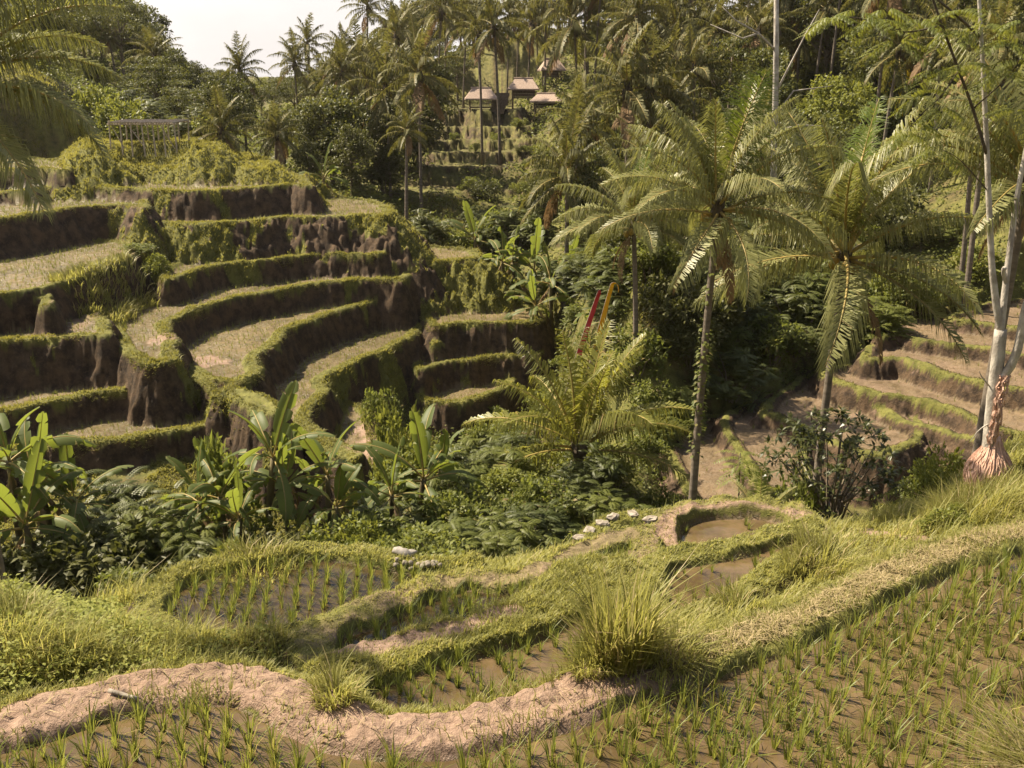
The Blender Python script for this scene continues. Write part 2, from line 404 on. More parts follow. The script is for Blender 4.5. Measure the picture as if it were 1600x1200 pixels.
def ground_mat():
    m, nt, N, L = newmat('terrain_ground')
    at = nd(nt, 'ShaderNodeAttribute', attribute_name='mask')
    sp = nd(nt, 'ShaderNodeSeparateColor'); L.new(at.outputs['Color'], sp.inputs[0])
    mud, grass, dirt = sp.outputs[0], sp.outputs[1], sp.outputs[2]
    n_big = noise(nt, .35, 4); n_mid = noise(nt, 2.2, 5); n_fine = noise(nt, 11, 5); n_tiny = noise(nt, 45, 3)
    soil = mixc(nt, ramp01(nt, n_mid, .35, .65), (.03, .019, .011), (.092, .058, .032))
    soil = mixc(nt, mth(nt, 'MULTIPLY', ramp01(nt, n_fine, .5, .75), .5), soil, (.15, .098, .055))
    gr = mixc(nt, ramp01(nt, n_mid, .3, .7), (.075, .078, .015), (.16, .155, .036))
    gr = mixc(nt, mth(nt, 'MULTIPLY', ramp01(nt, n_fine, .45, .75), .6), gr, (.17, .14, .05))
    md = mixc(nt, ramp01(nt, n_big, .35, .65), (.10, .071, .031), (.18, .128, .064))
    md = mixc(nt, mth(nt, 'MULTIPLY', ramp01(nt, n_fine, .42, .7), .75), md, (.07, .06, .022))
    md = mixc(nt, mth(nt, 'MULTIPLY', ramp01(nt, n_tiny, .5, .72), .5), md, (.105, .10, .032))
    dt = mixc(nt, ramp01(nt, n_fine, .3, .7), (.19, .122, .086), (.30, .205, .15))
    dt = mixc(nt, mth(nt, 'MULTIPLY', ramp01(nt, n_mid, .5, .7), .55), dt, (.14, .09, .055))
    dt = mixc(nt, mth(nt, 'MULTIPLY', ramp01(nt, n_tiny, .55, .7), .5), dt, (.42, .32, .23))
    c = mixc(nt, grass, soil, gr)
    c = mixc(nt, mud, c, md)
    c = mixc(nt, dirt, c, dt)
    p = nd(nt, 'ShaderNodeBsdfPrincipled'); L.new(c, p.inputs['Base Color'])
    p.inputs['Specular IOR Level'].default_value = .3
    wet = mth(nt, 'MULTIPLY', mud, ramp01(nt, n_mid, .42, .58))
    L.new(mth(nt, 'SUBTRACT', .9, mth(nt, 'MULTIPLY', wet, .62)), p.inputs['Roughness'])
    b = nd(nt, 'ShaderNodeBump', Strength=.7, Distance=.08)
    hh = mth(nt, 'ADD', n_fine, mth(nt, 'MULTIPLY', n_tiny, .5)); L.new(hh, b.inputs['Height']); L.new(b.outputs[0], p.inputs['Normal'])
    o = nd(nt, 'ShaderNodeOutputMaterial'); L.new(p.outputs[0], o.inputs['Surface'])
    return m

def water_mat(name='paddy_water', dark=1.0):
    m, nt, N, L = newmat(name)
    n1 = noise(nt, 1.3, 4); n2 = noise(nt, 9, 5)
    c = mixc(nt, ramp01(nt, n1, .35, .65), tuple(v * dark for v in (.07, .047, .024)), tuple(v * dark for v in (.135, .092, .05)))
    c = mixc(nt, mth(nt, 'MULTIPLY', ramp01(nt, n2, .42, .68), .7), c, (.09, .07, .024))
    p = nd(nt, 'ShaderNodeBsdfPrincipled', Roughness=.05); p.inputs['IOR'].default_value = 1.33
    L.new(c, p.inputs['Base Color'])
    L.new(mth(nt, 'ADD', .03, mth(nt, 'MULTIPLY', ramp01(nt, n2, .55, .75), .12)), p.inputs['Roughness'])
    b = nd(nt, 'ShaderNodeBump', Strength=.05, Distance=.02); L.new(noise(nt, 16, 2), b.inputs['Height']); L.new(b.outputs[0], p.inputs['Normal'])
    o = nd(nt, 'ShaderNodeOutputMaterial'); L.new(p.outputs[0], o.inputs['Surface'])
    return m

def grassy_bank(x, y, win, dist):
    nz = vnoise(x * 1.6, y * 1.6, 51) + .5 * vnoise(x * 5, y * 5, 52); big = fbm(x * .35, y * .35, 53)
    gb = np.array([T['name'] in ('B', 'knoll', 'L7', 'L8') for T in TERR] + [False])[win]
    return (win >= 0) & (dist <= 0) & ~((x > 5) & (y > 27) & (y < 60)) & ((big + .3 * nz > .36) | (gb & (big + .4 * nz > -.1)))
# ------------------------------------------------------------------ the ground sheet
def build_ground():
    az = np.concatenate([np.linspace(-180, -44, 46, endpoint=False), np.linspace(-44, -33, 40, endpoint=False), np.linspace(-33, 33, 1150, endpoint=False), np.linspace(33, 44, 40, endpoint=False), np.linspace(44, 180, 46, endpoint=False)])
    r = np.concatenate([np.linspace(.4, 7, 24, endpoint=False), np.exp(np.linspace(math.log(7), math.log(64), 900, endpoint=False)), np.exp(np.linspace(math.log(64), math.log(150), 130, endpoint=False)), np.exp(np.linspace(math.log(150), math.log(2500), 50))])
    A, Rr = np.meshgrid(np.radians(az), r, indexing='xy')   # rows r
    x = (np.sin(A) * Rr).ravel(); y = (np.cos(A) * Rr).ravel()
    h, win, dist, base = height(x, y)
    nr, na = A.shape
    i = np.arange(nr - 1)[:, None] * na; j = np.arange(na)[None]
    q = np.stack([i + j, i + na + j, i + na + (j + 1) % na, i + (j + 1) % na], -1).reshape(-1, 4)
    me = mesh_np('ground', np.stack([x, y, h], 1), None, [M['ground']], quads=q, smooth=True)
    # surface kind of every vertex
    bw = np.array([T['bw'] for T in TERR] + [0])[win]
    tread = np.array([{'mud': 0, 'water': 0, 'grass': 1, 'lawn': 1}[T['tread']] for T in TERR] + [2])[win]
    bund = np.array([{'grass': 0, 'path': 1, 'dry': 2}[T['bund']] for T in TERR] + [0])[win]
    nz = vnoise(x * 1.6, y * 1.6, 51) + .5 * vnoise(x * 5, y * 5, 52)
    on = win >= 0
    mud = on & (tread == 0) & (dist > bw + .12)
    R_ = (x > 5) & (y > 27) & (y < 60)
    lip = on & (dist > -.10 - .15 * np.maximum(nz, 0)) & (dist <= bw + .12) & ~(R_ & (dist > bw * .75))
    gbank = grassy_bank(x, y, win, dist)
    grass = lip | gbank | (on & (tread == 1)) 
    G = grass.astype(F32); MU = mud.astype(F32)
    r_ = np.hypot(x, y)
    G[~on] = np.clip(.75 + .5 * nz[~on], 0, 1)
    lw = on & (tread == 1) & (y > 82); G[lw] = np.clip(.35 + .5 * nz[lw] + .3 * (dist[lw] > 0), 0, 1)
    D = np.zeros(len(x), F32)
    pb = on & (bund == 1) & (dist > -.18 + .1 * nz) & (dist <= bw + .16 + .12 * nz)
    # the bare stretch of the near bund; further right it is covered with cut straw
    bare = np.clip((2.6 - x) / 1.2, 0, 1)
    on_r = on & (x > 5) & (y > 27) & (tread == 0) & ((dist <= -.12) | (dist > bw + .1))
    D[on_r] = .36 + .16 * nz[on_r]
    D[pb] = bare[pb]
    G[pb] *= 1 - bare[pb]
    db = on & (bund == 2) & (dist > 0) & (dist <= bw + .05)
    D[db] = np.maximum(D[db], np.clip(.25 + .5 * nz[db], 0, .7))
    for P, w, amt in PATHS:
        k = np.nonzero((x > P[:, 0].min() - w * 2) & (x < P[:, 0].max() + w * 2) & (y > P[:, 1].min() - w * 2) & (y < P[:, 1].max() + w * 2))[0]
        if not len(k): continue
        dd = np.full(len(k), 1e9)
        for a, b in zip(P[:-1], P[1:]):
            e = b - a; t = np.clip(((x[k] - a[0]) * e[0] + (y[k] - a[1]) * e[1]) / (e @ e + 1e-9), 0, 1)
            dd = np.minimum(dd, np.hypot(x[k] - a[0] - t * e[0], y[k] - a[1] - t * e[1]))
        f = (1 - sstep(w * .7, w * 1.25, dd + .35 * w * nz[k])) * amt
        D[k] = np.maximum(D[k], f)
    hg = h.reshape(nr, na); slope = np.abs(np.gradient(hg, axis=0)) / np.maximum(np.gradient(Rr, axis=0), 1e-3) + np.abs(np.gradient(hg, axis=1)) / (Rr * np.gradient(A, axis=1))
    D *= 1 - sstep(.8, 1.6, slope.ravel()) * (np.array([T['name'] != 'N1' for T in TERR] + [True])[win])
    c = me.attributes.new('mask', 'FLOAT_COLOR', 'POINT')
    c.data.foreach_set('color', np.stack([MU, G, D, np.ones(len(x), F32)], 1).astype(F32).ravel())
    o = link('terrain', me); tag(o, 'terraced valley ground of brown soil, mud treads and grassy bunds', 'terrain', kind='structure')

def build_water():
    for T in TERR:
        if T['tread'] != 'water': continue
        bm = bpy.data.meshes.new('water')
        P = T['p']; z = T['z'] - .035
        bm.from_pydata([(a, b, z) for a, b in P], [], [list(range(len(P)))])
        bm.materials.append(M['pond'] if T['name'] in ('N5', 'N6', 'N7') else M['water'])
        o = link('water', bm); tag(o, 'shallow brown water standing in a flooded rice paddy', 'water', kind='structure')

M = {}
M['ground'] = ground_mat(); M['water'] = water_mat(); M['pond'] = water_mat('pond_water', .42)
# ------------------------------------------------------------------ plant materials
M['palm'] = leaf_mat('palm_leaflets', (.10, .108, .03), (.33, .32, .135), .28, .42, .3, .3, tcol=(.46, .46, .08), c3=(.22, .17, .07))
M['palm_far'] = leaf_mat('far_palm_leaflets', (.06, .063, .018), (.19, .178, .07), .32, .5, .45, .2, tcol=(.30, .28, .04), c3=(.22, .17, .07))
M['palm_young'] = leaf_mat('palm_spear_leaflets', (.08, .12, .014), (.13, .17, .02), .45, .4, .4, .4, tcol=(.36, .42, .03))
M['palm_dry'] = leaf_mat('dry_palm_leaflets', (.16, .10, .05), (.30, .20, .11), .25, .7, .4, .2, tcol=(.3, .18, .07))
M['palm_gold'] = leaf_mat('yellowing_palm_leaflets', (.12, .13, .024), (.28, .27, .06), .40, .4, .4, .4, tcol=(.52, .50, .06), c3=(.3, .22, .08))
M['rachis'] = plain_mat('palm_rachis', (.20, .17, .05), (.36, .25, .08), 6, .5, .1)
M['palm_trunk'] = plain_mat('palm_trunk_bark', (.10, .080, .062), (.22, .18, .145), 3, .9, .8, 30, stretch=(1, 1, 3.5), objvar=.3)
M['dark_trunk'] = plain_mat('dark_bark', (.05, .038, .028), (.11, .085, .06), 4, .9, .8, 20)
M['pale_trunk'] = plain_mat('pale_bark', (.22, .19, .16), (.46, .42, .37), 5, .85, .7, 14, stretch=(1, 1, .6))
M['coconut'] = plain_mat('coconut_husk', (.25, .16, .03), (.42, .28, .06), 5, .5, .1)
M['banana'] = leaf_mat('banana_blade', (.05, .075, .016), (.15, .175, .06), .40, .5, .45, .22, tcol=(.40, .46, .05))
M['banana_dry'] = leaf_mat('dead_banana_blade', (.14, .10, .06), (.30, .22, .14), .25, .8, .4, .1, tcol=(.3, .2, .1))
M['banana_stem'] = plain_mat('banana_stem', (.07, .055, .03), (.16, .13, .06), 4, .7, .3, stretch=(1, 1, .25))
M['tree_dark'] = leaf_mat('dark_tree_leaves', (.042, .049, .014), (.108, .106, .03), .28, .5, .45, .25, tcol=(.17, .18, .03))
M['tree_olive'] = leaf_mat('olive_tree_leaves', (.045, .06, .016), (.105, .115, .03), .32, .5, .45, .3, tcol=(.26, .25, .04))
M['tree_light'] = leaf_mat('light_green_leaves', (.095, .12, .022), (.21, .22, .045), .38, .5, .4, .3, tcol=(.36, .36, .05))
M['bush'] = leaf_mat('bush_leaves', (.062, .080, .017), (.175, .185, .045), .38, .5, .35, .25, tcol=(.36, .40, .06), c3=(.22, .17, .07))
M['gloss'] = leaf_mat('glossy_dark_leaves', (.03, .04, .012), (.08, .085, .025), .22, .35, .2, .5, tcol=(.18, .2, .03))
M['yellow'] = leaf_mat('yellow_blossom', (.45, .33, .02), (.62, .45, .03), .3, .6, .3, .2)
M['bark'] = plain_mat('tree_bark', (.09, .07, .05), (.20, .16, .12), 4, .9, .6, 14, objvar=.4)
M['grass'] = leaf_mat('grass_blades', (.165, .175, .04), (.37, .345, .11), .45, .5, .3, .3, tcol=(.58, .54, .12), c3=(.50, .40, .22))
M['lipgrass'] = leaf_mat('short_bund_grass', (.105, .108, .024), (.225, .205, .058), .42, .55, .1, .2, tcol=(.44, .40, .07), c3=(.30, .23, .10))
M['straw'] = leaf_mat('cut_straw', (.25, .20, .09), (.52, .42, .25), .3, .7, .2, .2, tcol=(.5, .4, .2))
M['rice'] = leaf_mat('rice_blades', (.095, .135, .02), (.225, .24, .05), .42, .45, .35, .35, tcol=(.42, .42, .07), c3=(.34, .27, .10))
M['weed'] = leaf_mat('herb_leaves', (.15, .18, .035), (.33, .33, .09), .38, .6, .2, .15, tcol=(.42, .46, .09))
M['creeper'] = leaf_mat('creeper_leaves', (.055, .072, .016), (.155, .165, .042), .36, .55, .2, .25, tcol=(.33, .36, .06), c3=(.20, .15, .07))

def nrm(a): return a / (np.linalg.norm(a, axis=-1, keepdims=True) + 1e-9)

# ------------------------------------------------------------------ leaf building blocks
def kites(C, D, Nn, L, W):
    """leaf-shaped faces: base C, direction D, normal hint Nn, length L, width W -> verts, tris"""
    D = nrm(D); S = nrm(np.cross(D, Nn)); Nn = np.cross(S, D)
    L = np.broadcast_to(L, (len(C),))[:, None]; W = np.broadcast_to(W, (len(C),))[:, None]
    b = C; m = C + D * L * .45
    l = m - S * W * .5 + Nn * L * .06; r = m + S * W * .5 + Nn * L * .06; t = C + D * L - Nn * L * .1
    V = np.stack([b, l, r, t], 1).reshape(-1, 3)
    i = np.arange(len(C))[:, None] * 4
    T = np.concatenate([i + [[0, 2, 1]], i + [[1, 2, 3]]], 1).reshape(-1, 3)
    return V, T

def blades(P, h, az, bend, w, up=None):
    """grass blades with 5 vertices each"""
    n = len(P); d = np.stack([np.cos(az), np.sin(az), np.zeros(n)], 1); s = np.stack([-np.sin(az), np.cos(az), np.zeros(n)], 1)
    u = np.array([[0, 0, 1.]]) if up is None else up
    h = np.broadcast_to(h, (n,))[:, None]; bend = np.broadcast_to(bend, (n,))[:, None]; w = np.broadcast_to(w, (n,))[:, None]
    def at(t): return P + d * bend * h * t * t + u * h * (t - .42 * bend * t * t)
    m = at(.55)
    V = np.stack([P - s * w * .5, P + s * w * .5, m - s * w * .42, m + s * w * .42, at(1.0)], 1).reshape(-1, 3)
    i = np.arange(n)[:, None] * 5
    T = np.concatenate([i + [[0, 1, 3]], i + [[0, 3, 2]], i + [[2, 3, 4]]], 1).reshape(-1, 3)
    return V, T

def rand_dirs(n, zb=0.0):
    v = RNG.normal(size=(n, 3)); v[:, 2] += zb
    return nrm(v)

# ------------------------------------------------------------------ palms
def frond_geo(L, pairs, elev, droop, ll, mat=0, rmat=1, seed=0, width=.055, dead=0):
    """one pinnate leaf from the origin outwards along +X: a curved rachis with two rows of hanging leaflets"""
    rg = np.random.default_rng(seed)
    n = 18; t = np.linspace(0, 1, n)
    ang = elev - droop * (.25 * t + .75 * t ** 1.7)
    ds = L / (n - 1)
    x = np.concatenate([[0], np.cumsum(np.cos(ang[:-1]) * ds)]); z = np.concatenate([[0], np.cumsum(np.sin(ang[:-1]) * ds)])
    yy = rg.normal(0, .10) * L * t ** 2
    pts = np.stack([x, yy, z], 1)
    parts = []
    V, T = tube(pts, .038 * L / 3.2 * (1 - t * .9) + .004, 5); parts.append((V, T, rmat, .5, True))
    tt = np.linspace(.14, 1.0, pairs)
    for side in (-1, 1):
        a = tt + rg.normal(0, .009, pairs); a = np.clip(a, .1, 1)
        P = np.stack([np.interp(a, t, pts[:, k]) for k in range(3)], 1)
        th = np.interp(a, t, ang)
        Tn = np.stack([np.cos(th), np.zeros(pairs), np.sin(th)], 1); Nn = np.stack([-np.sin(th), np.zeros(pairs), np.cos(th)], 1)
        S = np.array([[0, side, 0.]])
        prof = np.interp(a, [.1, .25, .55, .85, 1], [.55, .9, 1, .62, .28]) * ll * rg.uniform(.78, 1.1, pairs)
        fw = np.interp(a, [0, 1], [.35, .95])[:, None] + rg.normal(0, .23, (pairs, 1))
        hang = rg.uniform(.05, .5, pairs)[:, None] + dead * .8; lay = np.clip(np.cos(th), 0, 1)[:, None]
        d1 = nrm(S * (1 - .25 * lay) + Tn * fw + Nn * .38 - np.array([[0, 0, 1]]) * hang * .6)
        d2 = nrm(S * (.8 - .45 * lay) + Tn * fw * (1 - .3 * lay) - np.array([[0, 0, 1]]) * ((.2 + 1.1 * lay) + hang * 1.2))
        wv = nrm(Tn * 1.0 - d1 * (Tn * d1).sum(1, keepdims=True)); w = width * (.8 + .4 * rg.random(pairs))[:, None] * np.interp(a, [0, .9, 1], [1, 1, .5])[:, None]
        p = prof[:, None]
        mid = P + d1 * p * .42; tip = mid + d2 * p * .62
        V = np.stack([P - wv * w * .35, P + wv * w * .35, mid - wv * w * .5, mid + wv * w * .5, tip], 1).reshape(-1, 3)
        i = np.arange(pairs)[:, None] * 5
        T = np.concatenate([i + [[0, 1, 3]], i + [[0, 3, 2]], i + [[2, 3, 4]]], 1).reshape(-1, 3)
        parts.append((V, T, mat, np.repeat(np.clip(rg.normal(.42, .2, pairs), 0, .84) + np.where(rg.random(pairs) < .06, .5, 0), 5), False))
    return parts

def frond_mesh(name, L, pairs, elev, droop, ll, mats, seed, **k):
    mb = MB()
    for V, T, m, a, s in frond_geo(L, pairs, elev, droop, ll, seed=seed, **k): mb.add(V, T, m, a, s)
    return mb.mesh(name, mats)

# frond shapes from the upright spear to the hanging dry ones: (elevation, droop)
FR = [(86, 12), (78, 40), (70, 62), (60, 82), (50, 95), (38, 102), (26, 100), (12, 95), (-4, 84), (-20, 66), (-38, 48)]
FRONDS = []
for i, (e, d) in enumerate(FR):
    ms = [frond_mesh('frond', 3.3, 110, R(e), R(d * .64), 1.0, [M['palm_young'] if i == 0 else M['palm'], M['rachis']], 100 + i * 3 + j, width=.026) for j in range(2)]
    FRONDS.append(ms)
DRY = [frond_mesh('dry_frond', 3.0, 46, R(-48), R(42), .6, [M['palm_dry'], M['palm_dry']], 200 + j, dead=.6) for j in range(2)]
GOLD = [frond_mesh('frond', 3.3, 80, R(e), R(d), .86, [M['palm_gold'], M['rachis']], 300 + i, width=.036) for i, (e, d) in enumerate([(84, 14), (74, 34), (62, 50), (48, 62), (30, 70), (10, 60), (-8, 55)])]

def trunk_pts(h, lean, n=14):
    t = np.linspace(0, 1, n)
    return np.stack([lean[0] * (t ** 1.6), lean[1] * (t ** 1.6), h * t], 1)

def trunk_geo(mb, h, r, lean, mat=0, n=14, sides=10):
    p = trunk_pts(h, lean, n)
    t = np.linspace(0, 1, n)
    V, T = tube(p, r * (1.35 - .35 * np.minimum(t * 6, 1)) * (1 - .28 * t), sides, .04)
    mb.add(V, T, mat, .5, True)
    return p[-1]

def hero_palm(name, label, loc, h, r, lean, crown, size=1.0, az0=0., nuts=0, gold=False, dry=2, group=None, tmat='palm_trunk', skirt=True):
    """crown: list of (azimuth deg, shape index)"""
    root = thing(name, label, 'palm', loc, 0, group)
    mb = MB(); top = trunk_geo(mb, h, r, lean); mb.obj('trunk', [M[tmat]], root)
    top = np.array(top)
    # fibrous boot under the leaves
    mb = MB()
    V, T = tube(np.array([[0, 0, -.45], [0, 0, -.1], [0, 0, .25], [0, 0, .55]]) + top, [r * .8, r * 1.5, r * 1.35, .03], 9, .18); mb.add(V, T, 0, .5)
    mb.obj('crown_shaft', [M['dark_trunk']], root)
    src = GOLD if gold else FRONDS
    for az, k in crown:
        k = int(np.clip(k, 0, len(src) - 1))
        me = src[k] if gold else random.choice(src[k])
        o = link('frond', me, root)
        o.location = Vector(top) + Vector((math.cos(R(az)) * r * .7, math.sin(R(az)) * r * .7, random.uniform(-.15, .15) + .12 - .02 * k))
        o.rotation_euler = (random.uniform(-.25, .25), 0, R(az)); s = size * random.uniform(.92, 1.08); o.scale = (s, s, s)
    for j in range(dry):
        o = link('dry_frond', DRY[j % 2], root); o.location = Vector(top) - Vector((0, 0, .25)); o.rotation_euler = (random.uniform(-.2, .2), 0, random.uniform(0, 6.28))
        s = size * random.uniform(.55, .8); o.scale = (s, s, s); o['label'] = 'dry brown hanging frond'
    if nuts:
        bm_ = MB()
        for j in range(nuts):
            a = j / nuts * 6.28 + random.random(); c = top + np.array([math.cos(a) * (r + .16), math.sin(a) * (r + .16), -.18 - .2 * random.random()])
            tz = np.linspace(-1, 1, 7); V, T = tube(np.stack([0 * tz, 0 * tz, tz * .15], 1) + c, .12 * np.sqrt(np.maximum(1 - tz * tz, .003)), 8); bm_ = MB(); bm_.add(V, T, 0, .5, True)
            bm_.obj('coconut', [M['coconut']], root)
    return root

def fan(n, lo, hi, seed, a0=0):
    """n leaves in a spiral from the spear (shape lo) down to shape hi"""
    rg = random.Random(seed)
    return [(a0 + i * 137.5 + rg.uniform(-14, 14), lo + (hi - lo) * (i / (n - 1)) ** .8) for i in range(n)]

# small far palms: one crown mesh
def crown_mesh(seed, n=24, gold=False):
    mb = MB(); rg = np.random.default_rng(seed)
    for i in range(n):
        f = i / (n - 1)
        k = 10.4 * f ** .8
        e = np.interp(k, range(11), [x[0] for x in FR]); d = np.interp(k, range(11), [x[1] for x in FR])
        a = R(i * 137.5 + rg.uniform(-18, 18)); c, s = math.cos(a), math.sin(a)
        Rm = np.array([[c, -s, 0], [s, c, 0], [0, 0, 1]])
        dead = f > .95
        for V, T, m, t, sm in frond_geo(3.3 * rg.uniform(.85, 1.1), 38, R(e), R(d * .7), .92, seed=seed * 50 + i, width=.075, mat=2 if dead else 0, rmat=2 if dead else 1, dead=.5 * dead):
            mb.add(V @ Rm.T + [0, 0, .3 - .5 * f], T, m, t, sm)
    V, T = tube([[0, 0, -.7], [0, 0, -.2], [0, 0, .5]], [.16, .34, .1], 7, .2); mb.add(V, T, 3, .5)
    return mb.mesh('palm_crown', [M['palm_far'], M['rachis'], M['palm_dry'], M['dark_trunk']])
CROWNS = [crown_mesh(s, n) for s, n in ((1, 26), (2, 22), (3, 28), (4, 20))]
TRUNKS = {}
def palm_tree(x, y, ztop, size, label, group, r=.15, lean=None):
    z = h1(x, y) - .2
    h = max(1.2, ztop - z)
    root = thing('palm_tree', label, 'palm', (x, y, z), 0, group)
    mb = MB(); ln = lean if lean is not None else (random.uniform(-.06, .06) * h, random.uniform(-.04, .04) * h)
    root.location.x -= ln[0]; root.location.y -= ln[1]
    top = trunk_geo(mb, h, r, ln, n=8, sides=7); mb.obj('trunk', [M['palm_trunk']], root)
    c = link('crown', random.choice(CROWNS), root); c.location = top; c.rotation_euler = (random.uniform(-.12, .12), random.uniform(-.12, .12), random.uniform(0, 6.28))
    s = size / 3.0; c.scale = (s, s, s * random.uniform(.9, 1.15))
    return root

# ------------------------------------------------------------------ broadleaf trees and bushes
def clump_leaves(mb, centres, radii, per, ll, lw, flat=.6, mat=0, zb=.6, tint_spread=.25):
    for c, r in zip(centres, radii):
        d = rand_dirs(per); rad = RNG.random(per) ** .45
        P = c + d * (rad * r)[:, None] * np.array([1, 1, flat])
        out = nrm(d * .8 + rand_dirs(per) * .8 + [0, 0, .1]); nn = nrm(rand_dirs(per, 1.2) + [0, 0, zb])
        L = ll * RNG.uniform(.7, 1.3, per)
        V, T = kites(P, out, nn, L, L * lw)
        mb.add(V, T, mat, np.repeat(np.clip(RNG.normal(.45, tint_spread, per) + RNG.normal(0, .10), 0, 1), 4))

def broad_tree(seed, h, rx, rz, nclump, per, leaf, mat, flat=.62, layered=False, trunk_r=.16):
    """returns trunk mesh, crown mesh"""
    global RNG
    keep = RNG; RNG = np.random.default_rng(seed)
    zc = h - rz
    cen = []; rad = []
    for i in range(nclump):
        d = rand_dirs(1)[0]; q = RNG.random() ** .35
        c = np.array([d[0] * rx * q, d[1] * rx * q, zc + d[2] * rz * q])
        if layered: c[2] = zc + round((c[2] - zc) / (rz * .45)) * rz * .45 + RNG.normal(0, .1)
        else: c[:2] *= np.interp((c[2] - zc) / rz, [-1, 0, 1], [.75, 1, .55])
        cen.append(c); rad.append(rx * RNG.uniform(.2, .36))
    mb = MB(); clump_leaves(mb, cen, rad, per, leaf, .5, .28 if layered else flat)
    crown = mb.mesh('crown', [mat])
    tb = MB(); fork = np.array([RNG.normal(0, .15), RNG.normal(0, .15), h * .38])
    V, T = tube([[0, 0, -.4], [0, 0, .3], fork * [.5, .5, .6], fork, [fork[0] * 1.4, fork[1] * 1.4, zc + rz * .3]], [trunk_r * 1.5, trunk_r * 1.1, trunk_r, trunk_r * .85, trunk_r * .3], 8, .06); tb.add(V, T, 0, .5, True)
    for c in cen[:min(16, nclump)]:
        s = fork + (np.array([0, 0, zc - fork[2]]) * RNG.random() * .6); m = (s + c) / 2 + [0, 0, -.12 * rx * RNG.random()]
        V, T = tube([s, m, c], [trunk_r * .45, trunk_r * .28, .015], 5); tb.add(V, T, 0, .5, True)
    tr = tb.mesh('trunk', [M['bark']])
    RNG = keep
    return tr, crown

TREES = {
    'dark': [broad_tree(11 + i, 9, 3.2, 3.6, 46, 110, .34, M['tree_dark']) for i in range(3)],
    'olive': [broad_tree(21 + i, 8, 3.4, 2.8, 44, 110, .32, M['tree_olive']) for i in range(3)],
    'light': [broad_tree(31 + i, 6, 2.6, 2.2, 36, 110, .28, M['tree_light']) for i in range(2)],
    'layered': [broad_tree(41 + i, 10, 5.0, 2.4, 54, 120, .30, M['tree_olive'], layered=True, trunk_r=.2) for i in range(2)],
}
def tree(kind, x, y, h, label, group, zoff=0, wide=1.0, name='broadleaf_tree'):
    tr, cr = random.choice(TREES[kind]); base = {'dark': 9, 'olive': 8, 'light': 6, 'layered': 10}[kind]
    s = h / base
    root = thing(name, label, 'tree', (x, y, h1(x, y) - .15 + zoff), random.uniform(0, 6.28), group)
    root.scale = (s * wide, s * wide, s)
    link('trunk', tr, root); link('crown', cr, root)
    return root

def bush_mesh(seed, r, h, nclump, per, leaf, mat, lw=.5, twigs=True):
    global RNG
    keep = RNG; RNG = np.random.default_rng(seed)
    mb = MB(); cen = []; rad = []
    for i in range(nclump):
        d = rand_dirs(1, .3)[0]; q = RNG.random() ** .4
        c = np.array([d[0] * r * q, d[1] * r * q, max(.15, h * .5 + d[2] * h * .5 * q)]); cen.append(c); rad.append(r * RNG.uniform(.22, .42))
    clump_leaves(mb, cen, rad, per, leaf, lw, .75)
    me = mb.mesh('foliage', [mat])
    tb = MB()
    for c in cen[:10]:
        V, T = tube([[c[0] * .12, c[1] * .12, -.25], [c[0] * .45, c[1] * .45, c[2] * .55], c], [.03, .022, .006], 5); tb.add(V, T, 0)
    st = tb.mesh('stem', [M['bark']])
    RNG = keep
    return st, me

def pinnate(mb, base, d, L, n, ll, mat=0, droop=.5, tint=.5):
    """one feathery compound leaf"""
    d = nrm(np.asarray(d, float)); t = np.linspace(.12, 1, n)[:, None]
    P = base + d * L * t - np.array([0, 0, 1]) * droop * L * t ** 2
    tan = nrm(np.gradient(P, axis=0)); S = nrm(np.cross(tan, [0, 0, 1.]) + 1e-6); N_ = np.cross(S, tan)
    for sgn in (-1, 1):
        dd = S * sgn + tan * .55 - np.array([0, 0, .2])
        l = ll * np.sin(np.clip(t[:, 0] * .85 + .12, 0, 1) * math.pi) ** .6 * RNG.uniform(.85, 1.15, n)
        V, T = kites(P, dd, N_, l, l * .38)
        mb.add(V, T, mat, np.repeat(np.clip(tint + RNG.normal(0, .12, n), 0, 1), 4))

def fern_bush_mesh(seed, r, h, nb, mat, LL=.55):
    """shrub of feathery compound leaves"""
    global RNG
    keep = RNG; RNG = np.random.default_rng(seed)
    mb = MB(); tb = MB()
    for i in range(nb):
        a = RNG.random() * 6.28; q = RNG.random() ** .6
        tip = np.array([math.cos(a) * r * q, math.sin(a) * r * q, h * (.35 + .65 * RNG.random()) * (1 - .45 * q * q)])
        V, T = tube([[tip[0] * .1, tip[1] * .1, -.2], [tip[0] * .5, tip[1] * .5, tip[2] * .6], tip], [.03, .02, .006], 5)
        if i < 16: tb.add(V, T, 0)
        tn = RNG.uniform(.2, .75)
        for j in range(9):
            b = j * 2.4 + RNG.random(); e = RNG.uniform(-.1, .8)
            pinnate(mb, tip - [0, 0, .05 * j], [math.cos(b), math.sin(b), e], LL * RNG.uniform(.7, 1.2), 12, LL * .26, 0, .4, tn)
    me = mb.mesh('foliage', [mat]); st = tb.mesh('stem', [M['bark']])
    RNG = keep
    return st, me

